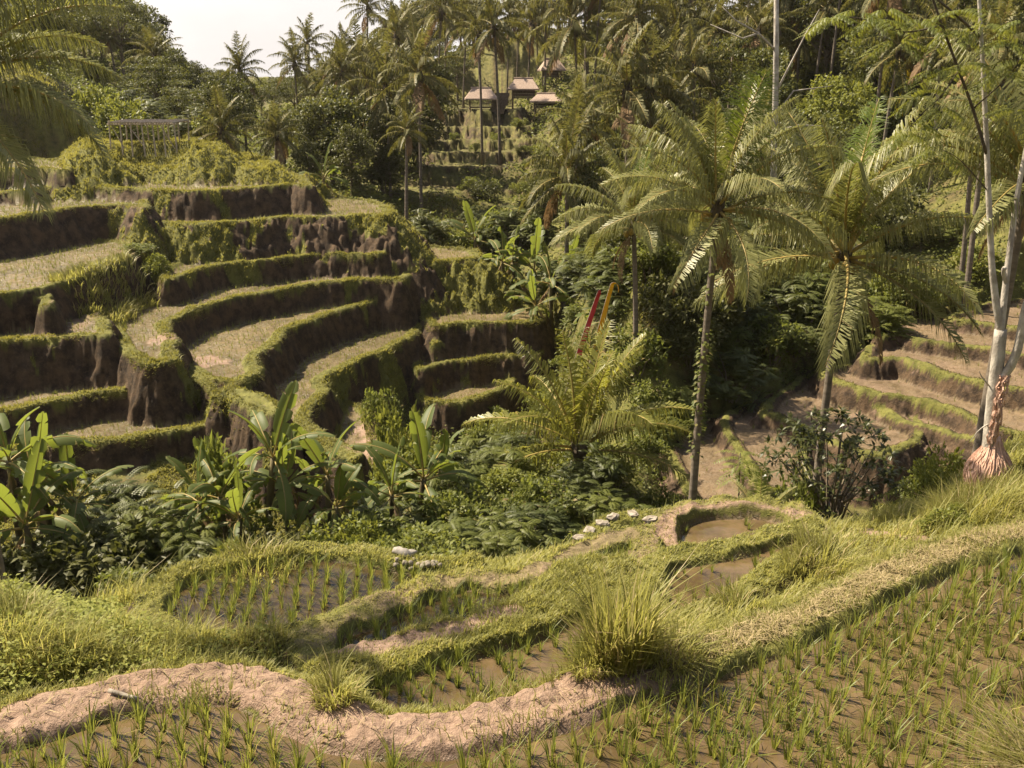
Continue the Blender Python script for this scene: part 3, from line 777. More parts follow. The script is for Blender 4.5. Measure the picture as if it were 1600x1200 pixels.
BUSH = {
    'leafy': [bush_mesh(51 + i, 1.0, 1.5, 22, 70, .17, M['bush']) for i in range(3)],
    'dark': [bush_mesh(61 + i, 1.1, 1.7, 22, 70, .20, M['tree_dark']) for i in range(2)],
    'light': [bush_mesh(71 + i, 1.0, 1.2, 22, 70, .16, M['tree_light']) for i in range(2)],
    'fern': [fern_bush_mesh(81 + i, 1.1, 1.6, 34, M['bush']) for i in range(2)],
    'ferndark': [fern_bush_mesh(91 + i, 1.2, 1.9, 36, M['tree_olive']) for i in range(2)],
}
def bush(kind, x, y, s, label, group=None, sz=1.0, zoff=-.08, name='shrub'):
    st, fo = random.choice(BUSH[kind])
    root = thing(name, label, 'shrub', (x, y, h1(x, y) + zoff), random.uniform(0, 6.28), group)
    root.scale = (s, s, s * sz)
    link('stem', st, root); link('foliage', fo, root)
    return root

# ------------------------------------------------------------------ banana plants
def banana_leaf(L, W, elev, droop, seed, torn=.3, mat=0):
    """broad blade on a curved midrib, cut into strips by the wind; outwards along +X"""
    rg = np.random.default_rng(seed); mb = MB()
    n = 26; t = np.linspace(0, 1, n); ang = elev - droop * t ** 1.4; ds = L * 1.18 / (n - 1)
    x = np.concatenate([[0], np.cumsum(np.cos(ang[:-1]) * ds)]); z = np.concatenate([[0], np.cumsum(np.sin(ang[:-1]) * ds)])
    p = np.stack([x, rg.normal(0, .05) * L * t ** 2, z], 1)
    V, T = tube(p, .028 * (1 - .85 * t) + .003, 5); mb.add(V, T, 1, .8, True)
    k0 = 4
    Nn = np.stack([-np.sin(ang), 0 * ang, np.cos(ang)], 1); Tn = np.stack([np.cos(ang), 0 * ang, np.sin(ang)], 1)
    tt = np.linspace(0, 1, n - k0)
    hw = W * .5 * np.clip(np.sin(np.clip(tt * .94 + .05, 0, 1) * math.pi), 0, 1) ** .45
    for side in (-1, 1):
        fold = .30; hang = 0
        i = k0
        while i < n - 1:
            m = int(rg.integers(1, 5)) if rg.random() < torn else int(rg.integers(4, 9)); j = min(i + m, n - 1)
            hang = rg.uniform(0, 1.15) if rg.random() < torn else rg.uniform(0, .15)
            idx = np.arange(i, j + 1); w = hw[idx - k0][:, None]; sl = rg.uniform(.05, .6)
            S = np.array([[0, side, 0.]])
            a = p[idx]; 
            b = a + S * w * .55 * (1 - hang * .2) + Nn[idx] * w * (fold - hang * .5) 
            c = a + S * w * (1 - hang * .45) + Nn[idx] * w * (fold * .9 - hang * 1.1) + Tn[idx] * w * .25 
            if len(idx) > 1: c[0] += Tn[i] * ds * sl * 6 * .3; c[-1] -= Tn[j] * ds * sl * 6 * .3
            q = len(idx); V = np.concatenate([a, b, c]); u = np.arange(q - 1)
            Q = np.concatenate([np.stack([u, u + 1, u + 1 + q, u + q], 1), np.stack([u + q, u + 1 + q, u + 1 + 2 * q, u + 2 * q], 1)])
            if side < 0: Q = Q[:, ::-1]
            mb.add(V, Q, mat, float(np.clip(rg.normal(.45, .18), 0, 1)), True)
            i = j
    return mb.mesh('leaf', [M['banana'] if mat == 0 else M['banana_dry'], M['rachis']])
BLEAF = [[banana_leaf(1.9, .52, R(e), R(d), 400 + 7 * i + j, tr) for j in range(2)] for i, (e, d, tr) in enumerate([(84, 14, .1), (70, 42, .4), (54, 70, .6), (38, 84, .75), (18, 86, .8), (-5, 70, .9)])]
BDEAD = [banana_leaf(1.4, .35, R(-50), R(38), 450 + j, .9, 2) for j in range(2)]
for me in BDEAD: me.materials.append(M['banana_dry'])
def banana(x, y, h, size, label, group=None, n=8, seed=0, lo=0, z=None):
    rg = random.Random(seed)
    root = thing('banana_plant', label, 'banana plant', (x, y, (h1(x, y) if z is None else z) - .1), rg.uniform(0, 6.28), group)
    mb = MB(); ln = (rg.uniform(-.12, .12) * h, rg.uniform(-.12, .12) * h)
    p = trunk_pts(h, ln, 8); V, T = tube(p, np.linspace(.13, .075, 8) * size, 9, .05); mb.add(V, T, 0, .5, True)
    mb.obj('stem', [M['banana_stem']], root)
    for i in range(n):
        f = i / (n - 1); k = min(5, int(lo + f ** .7 * (5.8 - lo)))
        o = link('leaf', rg.choice(BLEAF[k]), root); a = i * 2.4 + rg.uniform(-.4, .4)
        o.location = p[-1] - np.array([0, 0, .1 * f]); o.rotation_euler = (rg.uniform(-.45, .45), 0, a); s = size * rg.uniform(.8, 1.12); o.scale = (s, s, s)
    for i in range(2):
        o = link('dead_leaf', BDEAD[i], root); o.location = p[-1] * .93; o.rotation_euler = (0, 0, rg.uniform(0, 6.28)); o.scale = (size * .9,) * 3; o['label'] = 'dry brown leaf hanging against the stem'
    return root
build_ground(); build_water()
def pt(px, py, y): return on_y(px, py, y)

# ------------------------------------------------------------------ the palms that stand out
def palm_at(name, label, px, py, y, r, crown, size, lean=(0, 0), **k):
    top = pt(px, py, y); bx, by = top[0] - lean[0], top[1] - lean[1]
    z = h1(bx, by) - .25
    return hero_palm(name, label, (bx, by, z), max(.6, top[2] - z), r, lean, crown, size, **k)

palm_at('coconut_palm', 'large coconut palm with coconuts under its crown, rising behind the dark glossy bush', 1320, 398, 27.5, .125,
    [(20, 0), (95, 1), (200, 1), (320, 1), (150, 2.2), (40, 2.2), (285, 2), (250, 3), (120, 3.4), (5, 3.6), (75, 4), (160, 4.2), (225, 5),
     (338, 5.2), (182, 6.3), (100, 6), (205, 7.4), (60, 7), (312, 7.3), (262, 9), (345, 8), (330, 9), (130, 8), (190, 8.6)], 1.25, (.25, 0), nuts=6, dry=1)
palm_at('coconut_palm', 'tall coconut palm with an upright bright green spear leaf and climbers on its trunk', 1122, 325, 23.5, .105,
    [(80, 0), (10, 1), (150, 1), (240, 1.4), (60, 1.6), (185, 2.2), (330, 2.4), (110, 3), (15, 3), (160, 3.3), (205, 4), (345, 4.4), (280, 5), (178, 5.3), (60, 5),
     (130, 6), (5, 6.4), (222, 6.6), (320, 7.6), (195, 7.4), (255, 8.6), (350, 8.4), (95, 8), (292, 9.4)], .84, (.28, .2), nuts=3, dry=3)
palm_at('coconut_palm', 'coconut palm with slim pale trunk standing right of the red and yellow banners', 990, 352, 42, .125,
    fan(20, .4, 8.6, 5, 20) + [(205, 7), (190, 6), (330, 7), (350, 8)], 1.08, (-.25, .2), nuts=3, dry=2)
palm_at('coconut_palm', 'coconut palm cut by the right picture edge, crown behind the white-barked tree', 1606, 285, 22, .14,
    [(178, 4), (160, 2.4), (195, 5.2), (186, 6.6), (130, 3), (215, 4), (90, 1), (60, 2), (20, 4), (300, 3), (330, 5), (260, 5), (150, 5.6), (240, 7), (350, 7), (100, 6)], .98, (.25, 0), dry=2)
palm_at('coconut_palm', 'coconut palm at the left picture edge with long drooping fronds over the terraces', -95, 135, 17, .13,
    [(5, 3.6), (355, 4.6), (18, 6), (345, 7.3), (5, 8.2), (330, 9), (40, 5), (90, 3), (120, 5), (180, 4), (220, 5), (270, 5), (300, 4), (150, 2), (60, 1), (310, 7.4), (0, 1)], .92, (.3, 0), dry=1)
palm_at('young_palm', 'short young palm with golden green fronds in the middle of the valley', 905, 700, 33, .2,
    [(30, 0), (100, 0.6), (210, 0.8), (330, 1), (160, 1.3), (20, 1.6), (265, 1.8), (70, 2), (185, 2.8), (350, 3), (230, 3.2), (120, 3.4), (300, 3.8), (172, 4.4), (10, 4.6), (205, 5), (335, 5.2), (190, 5.9)],
    1.28, (0, 0), gold=True, dry=2)

# named palms on the far slopes: (px, py, frond px, distance, label)
FARP = [
 (460,100,36,120,'lone palm crown against the white sky left of the centre skyline'),
 (375,112,38,95,'coconut palm behind the bamboo shelter, second crown below the bright sky'),
 (345,205,52,72,'bushy coconut palm just right of the bamboo platform shelter'),
 (432,212,46,74,'coconut palm with drooping fronds beside the dark leafy tree'),
 (535,85,42,112,'coconut palm on the skyline left of the tall palm group'),
 (603,140,60,84,'coconut palm with spreading crown and slanting pale trunk above the ravine'),
 (655,118,68,80,'tall coconut palm with leaning pale trunk down to the ravine edge'),
 (575,12,40,125,'very tall thin palm with dark straight trunk on the skyline'),
 (636,205,40,68,'small-crowned thin palm at the ravine edge above the right end of the terraces'),
 (772,42,54,92,'coconut palm with trunk passing just in front of the left thatched hut'),
 (748,52,40,95,'palm with pale straight trunk in front of the left thatched hut'),
 (897,36,72,105,'large palm crown high above and behind the thatched huts'),
 (980,140,88,70,'large shaggy coconut palm right of the thatched huts with hanging dead leaves'),
 (908,190,62,66,'palm crown below the huts with a stout yellowish leaf base'),
 (886,275,80,58,'palm with brown tipped lower fronds above the banana clump'),
 (690,18,48,122,'skyline palm left of the gap above the huts'),
 (730,30,48,128,'skyline palm above the left thatched hut'),
 (830,40,50,130,'skyline palm above the middle thatched hut'),
 (1100,45,56,100,'palm on the upper slope left of the bare tree'),
 (1035,50,58,112,'palm crown near the small sky opening at the top'),
 (1045,180,62,72,'palm with arching fronds on the slope left of the tall spear palm'),
 (1185,50,60,88,'palm crown behind the tall bare pale trunk'),
 (1300,70,54,95,'palm in front of the grey roof on the upper right slope'),
 (1250,60,56,92,'palm on the upper slope between the bare tree and grey roof'),
 (1405,80,66,70,'palm with pale hanging fronds right of the yellow bush'),
 (1470,60,64,66,'palm behind the feathery leaves at the upper right'),
 (1550,90,80,50,'big palm crown near the upper right corner behind feathery leaves'),
 (1180,230,62,60,'shaded palm right of the spear palm crown'),
 (1065,330,58,55,'palm with slanting double trunk behind the palm by the banners'),
 (1010,250,62,62,'palm crown above the palm by the banners'),
 (1520,220,66,52,'palm behind the white-barked tree stems'),
 (1085,110,60,85,'palm on the slope above the spear palm'),
 (480,70,34,135,'small palm at the end of the open sky'),
 (170,60,26,115,'small palm among the big trees of the left hill'),
 (100,25,30,112,'palm high on the left hill in front of the big trees'),
]
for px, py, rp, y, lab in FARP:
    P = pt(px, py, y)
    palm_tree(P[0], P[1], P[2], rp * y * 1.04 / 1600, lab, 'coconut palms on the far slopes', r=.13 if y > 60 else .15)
for px, py, y in ((1066, 395, 50), (1085, 372, 53)):
    pass

# ------------------------------------------------------------------ banana plants
def ban(px, py, y, s, label, group='banana plants below the terraces', n=9, lo=0):
    P = pt(px, py, y); g = h1(P[0], P[1])
    return banana(P[0], P[1], max(.7, P[2] - g), s * .9, label, group, n, int(px * 7 + py), lo)
for px, py, y, s, lab in [
    (12,712,25.2,1.05,'banana plant at the left edge with one steep upright leaf'),
    (78,742,25.5,1.1,'banana plant with wide flat leaves reaching right over the lowest terrace'),
    (122,772,26,.95,'banana plant nearest the lowest terrace wall, leaves tattered'),
    (48,805,24,1.1,'low banana plant at the left edge with torn leaves folded down'),
    (-35,765,25,1.0,'banana plant half outside the left edge'),
    (405,712,26,1.15,'tallest banana plant with paired upright leaves before the terrace wall'),
    (352,775,25.5,.9,'short banana plant left of the tallest banana plant'),
    (300,785,25,.8,'banana plant with one pale blunt leaf above the leafy shrubs'),
    (446,750,26.6,.9,'banana plant with a bright yellow green young leaf'),
    (508,745,26,1.0,'banana plant with one upright glowing leaf and drooping neighbours'),
    (535,790,25.4,.75,'small banana plant behind the pale round shrub'),
    (388,805,24.8,.8,'banana plant in the shade above the long pond'),
    (655,745,28,1.2,'banana plant with tall stiff upright leaves right of the bare bank'),
    (612,765,27,.95,'banana plant with hanging dead leaves beside the stiff upright one'),
    (690,728,29.5,.85,'banana plant on the valley floor with leaves leaning right')]:
    ban(px, py, y, s, lab)
for px, py, y, s, lab in [
    (805,408,61,1.5,'banana plant of the ravine clump with steep leaves, left side'),(832,420,60,1.5,'banana plant in the middle of the ravine clump'),
    (786,432,60,1.2,'low banana plant at the left foot of the ravine clump'),(862,440,57,1.4,'banana plant at the right of the ravine clump'),
    (880,425,60,1.3,'banana plant in the back of the ravine clump under the palm'),(838,475,55,1.2,'banana plant in front of the ravine clump by the terrace end'),
    (948,500,45.5,1.1,'banana plant just behind the yellow banner'),(968,505,46.5,1.0,'banana plant right of the yellow banner with a raised leaf'),
    (1092,440,49,.9,'banana plant on the slope behind the spear palm trunk'),(505,292,70,1.3,'pale banana plant at the edge of the dark leafy tree'),
    (742,372,70,1.4,'banana plant in the undergrowth below the terraced lawn')]:
    ban(px, py, y, s, lab, 'banana plants up the ravine', 8)

# ------------------------------------------------------------------ white-barked tree with a root flare
def white_tree():
    y0 = 19.6
    b = pt(1545, 738, y0); g = h1(b[0], b[1]); root = thing('white_barked_tree', 'white-barked forked tree with pinkish flared root base at the right edge', 'tree', (b[0], b[1], g - .05))
    off = np.array([b[0], b[1], g - .05])
    def L(pts, ya=y0): return np.array([pt(p[0], p[1], ya + (p[2] if len(p) > 2 else 0)) for p in pts]) - off
    def dens(p, n=5):
        p = np.asarray(p); out = []
        q = np.concatenate([[2 * p[0] - p[1]], p, [2 * p[-1] - p[-2]]])
        for i in range(1, len(q) - 2):
            for j in range(n):
                t = j / n; a, c, d, e = q[i - 1:i + 3]
                out.append(.5 * (2 * c + (-a + d) * t + (2 * a - 5 * c + 4 * d - e) * t * t + (-a + 3 * c - 3 * d + e) * t ** 3))
        return np.array(out + [p[-1]])
    mb = MB()
    def limb(pts, r0, r1, m, n=10):
        p = dens(L(pts)); V, T = tube(p, np.linspace(r0, r1, len(p)) , n, .05); m.add(V, T, 0, .5, True); return p
    limb([(1543, 745), (1550, 650), (1557, 580), (1564, 515)], .155, .115, mb)
    mb.obj('trunk', [M['pale_trunk']], root)
    m = MB(); limb([(1564, 518), (1556, 470), (1549, 400), (1543, 260, .1), (1538, 150, .2), (1531, 20, .3), (1524, -80, .4)], .082, .026, m, 8)
    m.obj('limb', [M['pale_trunk']], root)
    m = MB(); limb([(1564, 518), (1572, 440, .1), (1585, 335, .3), (1602, 240, .4), (1630, 120, .5), (1640, 20, .5)], .072, .03, m, 8); limb([(1573, 445, .1), (1568, 425, 0), (1570, 418, -.05)], .05, .04, m, 7)
    m.obj('limb', [M['pale_trunk']], root)
    m = MB(); limb([(1555, 592), (1572, 582, -.1), (1590, 545, -.2), (1606, 470, -.3), (1650, 360, -.3)], .10, .07, m, 9); m.obj('limb', [M['pale_trunk']], root)
    m = MB(); limb([(1541, 240, .1), (1520, 170, 0), (1498, 110, -.2), (1472, 40, -.4), (1448, -30, -.5)], .032, .02, m, 6); limb([(1534, 60, .3), (1490, 20, 0), (1440, -20, -.6)], .03, .015, m, 6)
    limb([(1498, 110, -.2), (1470, 150, -.6), (1440, 178, -.8), (1420, 200, -.9)], .016, .006, m, 5); limb([(1520, 170, 0), (1575, 120, -.3), (1600, 80, -.5)], .016, .006, m, 5)
    limb([(1472, 40, -.4), (1410, 50, -.6), (1350, 30, -.8), (1300, 25, -.9)], .018, .006, m, 5); limb([(1545, 300, .1), (1500, 250, -.4), (1468, 232, -.6)], .014, .005, m, 5)
    m.obj('branch', [M['dark_trunk']], root)
    for pts in ([(1552, 610), (1535, 590, -.1), (1530, 580, -.15)], [(1549, 660), (1530, 672, -.2), (1516, 690, -.3)]):
        m = MB(); limb(pts, .02, .006, m, 5); m.obj('twig', [M['pale_trunk']], root)
    # feathery leaves at the branch ends
    fo = MB()
    for px, py, dy in [(1370,30,-.7),(1400,60,-.6),(1440,28,-.5),(1490,42,-.3),(1462,105,-.6),(1430,190,-.9),(1470,165,-.6),(1575,62,-.4),(1592,92,-.5),(1512,98,-.3),(1562,112,-.3),(1340,14,-.8),(1302,22,-.9),
                       (1585,168,-.3),(1545,36,0),(1418,205,-.9),(1466,232,-.6),(1385,10,-.7),(1505,15,-.4),(1450,140,-.8),(1598,30,-.5)]:
        c = L([(px, py, dy)])[0]
        for j in range(4):
            a = j * 1.6 + RNG.random() * .6; d = np.array([math.cos(a), math.sin(a) * .8, RNG.uniform(-.5, .15)]); ll = RNG.uniform(.4, .72)
            tn = float(np.clip(RNG.normal(.5, .25), 0, 1)); d = nrm(d)
            for k in range(5):   # twice-feathered: side leaves along a drooping stalk
                q = c + d * ll * (.25 + .17 * k) - np.array([0, 0, .35 * ll * (.2 + .17 * k) ** 2])
                sd = nrm(np.cross(d, [0, 0, 1.]))
                for s in (-1, 1): pinnate(fo, q, sd * s + d * .7 - [0, 0, .15], ll * .42, 8, .07, 0, .25, tn)
    fo.obj('foliage', [M['tree_light']], root)
    # fibrous flare
    M['root'] = plain_mat('pink_aerial_roots', (.42, .25, .18), (.60, .40, .31), 9, .9, .9, 30, stretch=(1, 1, .25))
    fl = MB(); zz = np.array([-.15, .1, .3, .5, .66, .8, .95]); V, T = tube(np.stack([.02 * zz, 0 * zz - .02, zz], 1), [.42, .46, .43, .33, .21, .14, .10], 26, .04); fl.add(V, T, 0, .5, True)
    for i in range(110):
        a = RNG.random() * 6.28; w = RNG.normal(0, .10, 7); zt = RNG.uniform(.5, .95); z_ = np.linspace(zt, -.12, 7)
        rr = np.interp(z_, zz, [.42, .46, .43, .33, .21, .14, .10]) + RNG.uniform(-.006, .03)
        V, T = tube(np.stack([np.cos(a + w) * rr, np.sin(a + w) * rr - .02, z_], 1), RNG.uniform(.010, .022), 4); fl.add(V, T, 0)
    ax = dens(L([(1550, 690, -.12), (1556, 650, -.16), (1562, 610, -.16), (1566, 585, -.12)]))
    for i in range(22):
        o_ = RNG.normal(0, .035, 3); V, T = tube(ax + o_ + RNG.normal(0, .02, ax.shape) + np.linspace(0, 1, len(ax))[:, None] * [.06, 0, 0], RNG.uniform(.012, .022), 4); fl.add(V, T, 0)
    fl.obj('root_flare', [M['root']], root)
white_tree()

# tall pale bare tree on the right slope
def bare_tree():
    y = 58; b = pt(1211, 330, y); g = h1(b[0], b[1]); off = np.array([b[0], b[1], g])
    root = thing('bare_tree', 'tall leafless tree with straight pale trunk and thin bare limbs', 'tree', tuple(off))
    L = lambda pts: np.array([pt(px, py, y + d) for px, py, d in pts]) - off
    m = MB(); p = L([(1211, 330, 0), (1211, 190, 0), (1213, 70, 0), (1213, -60, 0)]); p[0, 2] = -.3
    V, T = tube(p, [.2, .17, .15, .11], 8); m.add(V, T, 0, .5, True); m.obj('trunk', [M['pale_trunk']], root)
    for pts in ([(1211, 78, 0), (1185, 52, -.4), (1150, 32, -.6), (1128, 10, -.8)], [(1215, 140, 0), (1235, 100, .3), (1258, 55, .5), (1280, 15, .6)], [(1213, 180, 0), (1240, 142, -.4), (1300, 134, -.8)], [(1212, 205, 0), (1250, 195, -.3), (1298, 198, -.6)], [(1185, 52, -.4), (1160, 60, -.3), (1110, 38, -.2)]):
        m = MB(); V, T = tube(L(pts), np.linspace(.07, .02, len(pts)), 6); m.add(V, T, 0, .5, True); m.obj('branch', [M['pale_trunk']], root)
bare_tree()

# the glossy dark bush, and small plants by the edge
def gloss_bush():
    P = pt(1312, 638, 24.8); g = h1(P[0], P[1]); h = P[2] - g
    root = thing('glossy_shrub', 'big dark shrub with glossy leaf rosettes at the foot of the large coconut palm', 'shrub', (P[0], P[1], g))
    rg = RNG; fo = MB(); st = MB()
    for i in range(170):
        d = rand_dirs(1, .25)[0]; q = rg.random() ** .3
        c = np.array([d[0] * 1.85 * q, d[1] * 1.4 * q, h - 1.5 + d[2] * 1.5 * q]); 
        V, T = kites(np.repeat(c[None], 13, 0), nrm(rand_dirs(13, .15) * [1, 1, .6]), np.tile([[0, 0, 1.]], (13, 1)) + rand_dirs(13) * .3, rg.uniform(.16, .28, 13), .075); fo.add(V, T, 0, np.repeat(rg.random(13), 4))
        if i < 26:
            V, T = tube([[rg.normal(0, .06), rg.normal(0, .06), -.2], [c[0] * .35, c[1] * .35, (h - 1.5) * .7], c], [.05, .035, .01], 5); st.add(V, T, 0)
    fo.obj('foliage', [M['gloss']], root); st.obj('stem', [M['bark']], root)
gloss_bush()
def sapling(px, py, y, lab, tall, leafpx):
    P = pt(px, py, y); g = h1(P[0], P[1]); root = thing('sapling', lab, 'young tree', (P[0], P[1], g - .05)); h = P[2] - g
    m = MB(); V, T = tube([[0, 0, 0], [.03, 0, h * .5], [-.02, 0, h]], [.035, .03, .015], 6); m.add(V, T, 0, .5, True); m.obj('trunk', [M['dark_trunk']], root)
    f = MB()
    for j in range(18):
        a = j * 2.4; pinnate(f, [0, 0, h - .04 * j * tall], [math.cos(a), math.sin(a), RNG.uniform(-.2, .5)], RNG.uniform(.5, .9), 11, .16, 0, .5, RNG.uniform(.3, .8))
    f.obj('foliage', [M['tree_light']], root)
sapling(1158, 705, 25.5, 'slim sapling with a tuft of leaves right of the tall palm trunk', 1, 30)
sapling(1420, 745, 23.5, 'thin sapling with pale leaves left of the white-barked tree', 1, 30)
def palm_seedling():
    P = pt(1192, 770, 23); g = h1(P[0], P[1])
    hero_palm('palm_seedling', 'knee-high palm seedling with one bright upright leaf beside the glossy shrub', (P[0], P[1], g - .1), .25, .05, (0, 0), [(80, 0), (170, 2), (350, 2), (250, 3), (120, 3)], .42, dry=0)
palm_seedling()
def climber():   # yellowish climbers on the spear palm trunk
    top = pt(1122, 325, 23.5); bx, by = top[0] - .28, top[1] - .2; z0 = h1(bx, by) - .25; h = top[2] - z0
    n = 300; t = RNG.uniform(.30, .93, n) ; t = np.where(RNG.random(n) < .35, RNG.uniform(.42, .62, n), t)
    c = np.stack([bx + .28 * t ** 1.6, by + .2 * t ** 1.6, z0 + h * t], 1); a = RNG.uniform(0, 6.28, n)
    o = np.stack([np.cos(a), np.sin(a), 0 * a], 1)
    V, T = kites(c + o * .12, o + [0, 0, -.4], np.tile([[0, 0, 1.]], (n, 1)), RNG.uniform(.07, .16, n), .09)
    me = mesh_np('vine', V, T, [M['bush']], tint=np.repeat(RNG.random(n), 4)); o = link('vine', me); tag(o, 'leafy climber wound up the trunk of the spear palm', 'climbing plant')
climber()
# ------------------------------------------------------------------ huts, shelter, banners, small things
M['thatch'] = plain_mat('thatch', (.26, .185, .145), (.45, .35, .29), 5, .95, .7, 30, stretch=(3, 3, .6))
M['wood'] = plain_mat('weathered_wood', (.09, .065, .045), (.20, .15, .11), 6, .85, .3)
M['bamboo'] = plain_mat('grey_bamboo', (.26, .21, .155), (.46, .39, .30), 5, .7, .2)
M['stone'] = plain_mat('pale_stone', (.17, .14, .11), (.34, .30, .25), 6, .9, .5)
M['red'] = plain_mat('red_cloth', (.42, .025, .03), (.55, .05, .05), 3, .8, .1)
M['yel'] = plain_mat('yellow_cloth', (.70, .33, .008), (.80, .45, .02), 3, .8, .1)
M['grey'] = plain_mat('grey_sheet_roof', (.24, .21, .20), (.36, .32, .31), 4, .7, .2)
M['white'] = plain_mat('white_sheet', (.22, .20, .18), (.34, .31, .28), 5, .7, .4)

def hut(px, py, y, w, d, hw, hr, label, rz=0, walls=False, lift=0):
    P = pt(px, py, y); root = thing('thatched_hut', label, 'hut', tuple(P), rz, 'thatched huts on the far hill')
    ov = .45
    m = MB()   # hipped roof with a short ridge, thick at the eaves
    a, b = w / 2 + ov, d / 2 + ov; r = w * .36
    def shell(dz):
        return [[-a, -b, hw + dz], [a, -b, hw + dz], [a, b, hw + dz], [-a, b, hw + dz], [-r, 0, hw + hr + dz], [r, 0, hw + hr + dz]]
    v = np.array(shell(.0) + shell(-.16))
    q = [[0, 1, 5], [0, 5, 4], [1, 2, 5], [2, 3, 4], [2, 4, 5], [3, 0, 4]]
    t = q + [[i + 6 for i in reversed(f)] for f in q]
    for i in range(4): j = (i + 1) % 4; t += [[i, i + 6, j + 6], [i, j + 6, j]]
    m.add(v, t); V, T = tube([[-r - .15, 0, hw + hr + .02], [r + .15, 0, hw + hr + .02]], .09, 7); m.add(V, T)
    m.obj('roof', [M['thatch']], root)
    for sx in (-1, 1):
        for sy in (-1, 1):
            m = MB(); V, T = tube([[sx * (w / 2 - .1), sy * (d / 2 - .1), -1.2], [sx * (w / 2 - .1), sy * (d / 2 - .1), hw + .1]], .07, 6); m.add(V, T); m.obj('post', [M['wood']], root)
    m = MB(); m.add(*box((0, 0, .3), (w - .1, d - .1, .12))); m.obj('floor', [M['wood']], root)
    m = MB(); m.add(*box((0, -d / 2 + .12, .75), (w - .3, .05, .07))); m.add(*box((0, -d / 2 + .12, .5), (w - .3, .05, .05))); m.obj('railing', [M['bamboo']], root)
    if walls:
        m = MB(); m.add(*box((0, d / 2 - .15, hw / 2 + .2), (w - .3, .06, hw - .4))); m.add(*box((-w / 2 + .35, 0, .75), (.06, d - .5, .8))); m.obj('back_wall', [M['wood']], root)
    return root
hut(752, 172, 117, 2.7, 2.2, 1.25, 1.1, 'left thatched open hut at the top of the terraced lawn', R(4))
hut(818, 157, 122, 2.7, 2.2, 1.3, 1.15, 'middle thatched hut with railing, the largest roof on the hill', R(-3), True)
hut(862, 124, 133, 2.2, 2.0, 1.15, 1.3, 'uppermost thatched hut with steep roof behind palm trunks', R(8), True)
hut(853, 172, 120, 2.6, 2.0, 1.0, .8, 'low thatched hut half hidden by bushes below the others', R(-6), True)
def stairs():
    a = pt(776, 172, 116.5); root = thing('garden_steps', 'earthen steps with wooden risers between the two front huts', 'steps', tuple(a))
    for i in range(7):
        m = MB(); m.add(*box((.10 * i, .55 * i, .30 * i - .2), (1.6, .55, .4))); m.obj('step', [M['wood']], root)
stairs()
def grey_house():
    P = pt(1332, 72, 104); root = thing('grey_roofed_house', 'house with grey sheet roof and white posts among palms on the upper right', 'house', tuple(P))
    m = MB(); m.add(*box((0, 0, 2.15), (6.2, 3.4, .14), rot=Matrix.Rotation(R(14), 3, 'X'))); m.obj('roof', [M['grey']], root)
    for x in (-2.8, -1.0, .9, 2.8):
        m = MB(); V, T = tube([[x, -1.4, -1.5], [x, -1.4, 1.75]], .08, 6); m.add(V, T); m.obj('post', [M['white']], root)
    m = MB(); m.add(*box((0, 1.2, .4), (5.8, .12, 3.6))); m.obj('wall', [M['wood']], root)
    m = MB(); m.add(*box((0, -.2, -.7), (6, 3, .25))); m.obj('floor', [M['grey']], root)
grey_house()
def shelter():
    P = pt(237, 229, 68.5); g = h1(P[0], P[1]); root = thing('bamboo_shelter', 'flat-roofed bamboo shelter on posts at the top of the left terraces', 'shelter', (P[0], P[1], g), R(-3))
    W, D, h = 4.2, 2.6, 1.55
    rg = np.random.default_rng(3)
    m = MB()
    for i in range(26):
        x = -W / 2 + W * i / 25; V, T = tube([[x, -D / 2 - .2, h + .04 + rg.uniform(0, .04)], [x + rg.uniform(-.05, .05), D / 2 + .2, h + .12 + rg.uniform(0, .04)]], .045, 5); m.add(V, T)
    m.obj('roof', [M['bamboo']], root)
    for sy, z in ((-1, h - .06), (1, h)):
        m = MB(); V, T = tube([[-W / 2 - .15, sy * D / 2, z], [W / 2 + .15, sy * D / 2, z + .03]], .055, 6); m.add(V, T); m.obj('beam', [M['bamboo']], root)
    for i in range(7):
        for sy in (-1, 1):
            x = -W / 2 + W * i / 6; m = MB(); V, T = tube([[x + rg.uniform(-.12, .12), sy * D / 2, -.5], [x, sy * D / 2, h - .03 + rg.uniform(0, .25)]], .05, 6); m.add(V, T); m.obj('post', [M['bamboo']], root)
    for x0, x1 in ((-2.0, -1.3), (-.9, .1), (1.2, 2.0)):
        m = MB(); V, T = tube([[x0, -D / 2 + .05, h - .1], [x1, -D / 2 + .05, .0]], .035, 5); m.add(V, T); m.obj('brace', [M['bamboo']], root)
shelter()

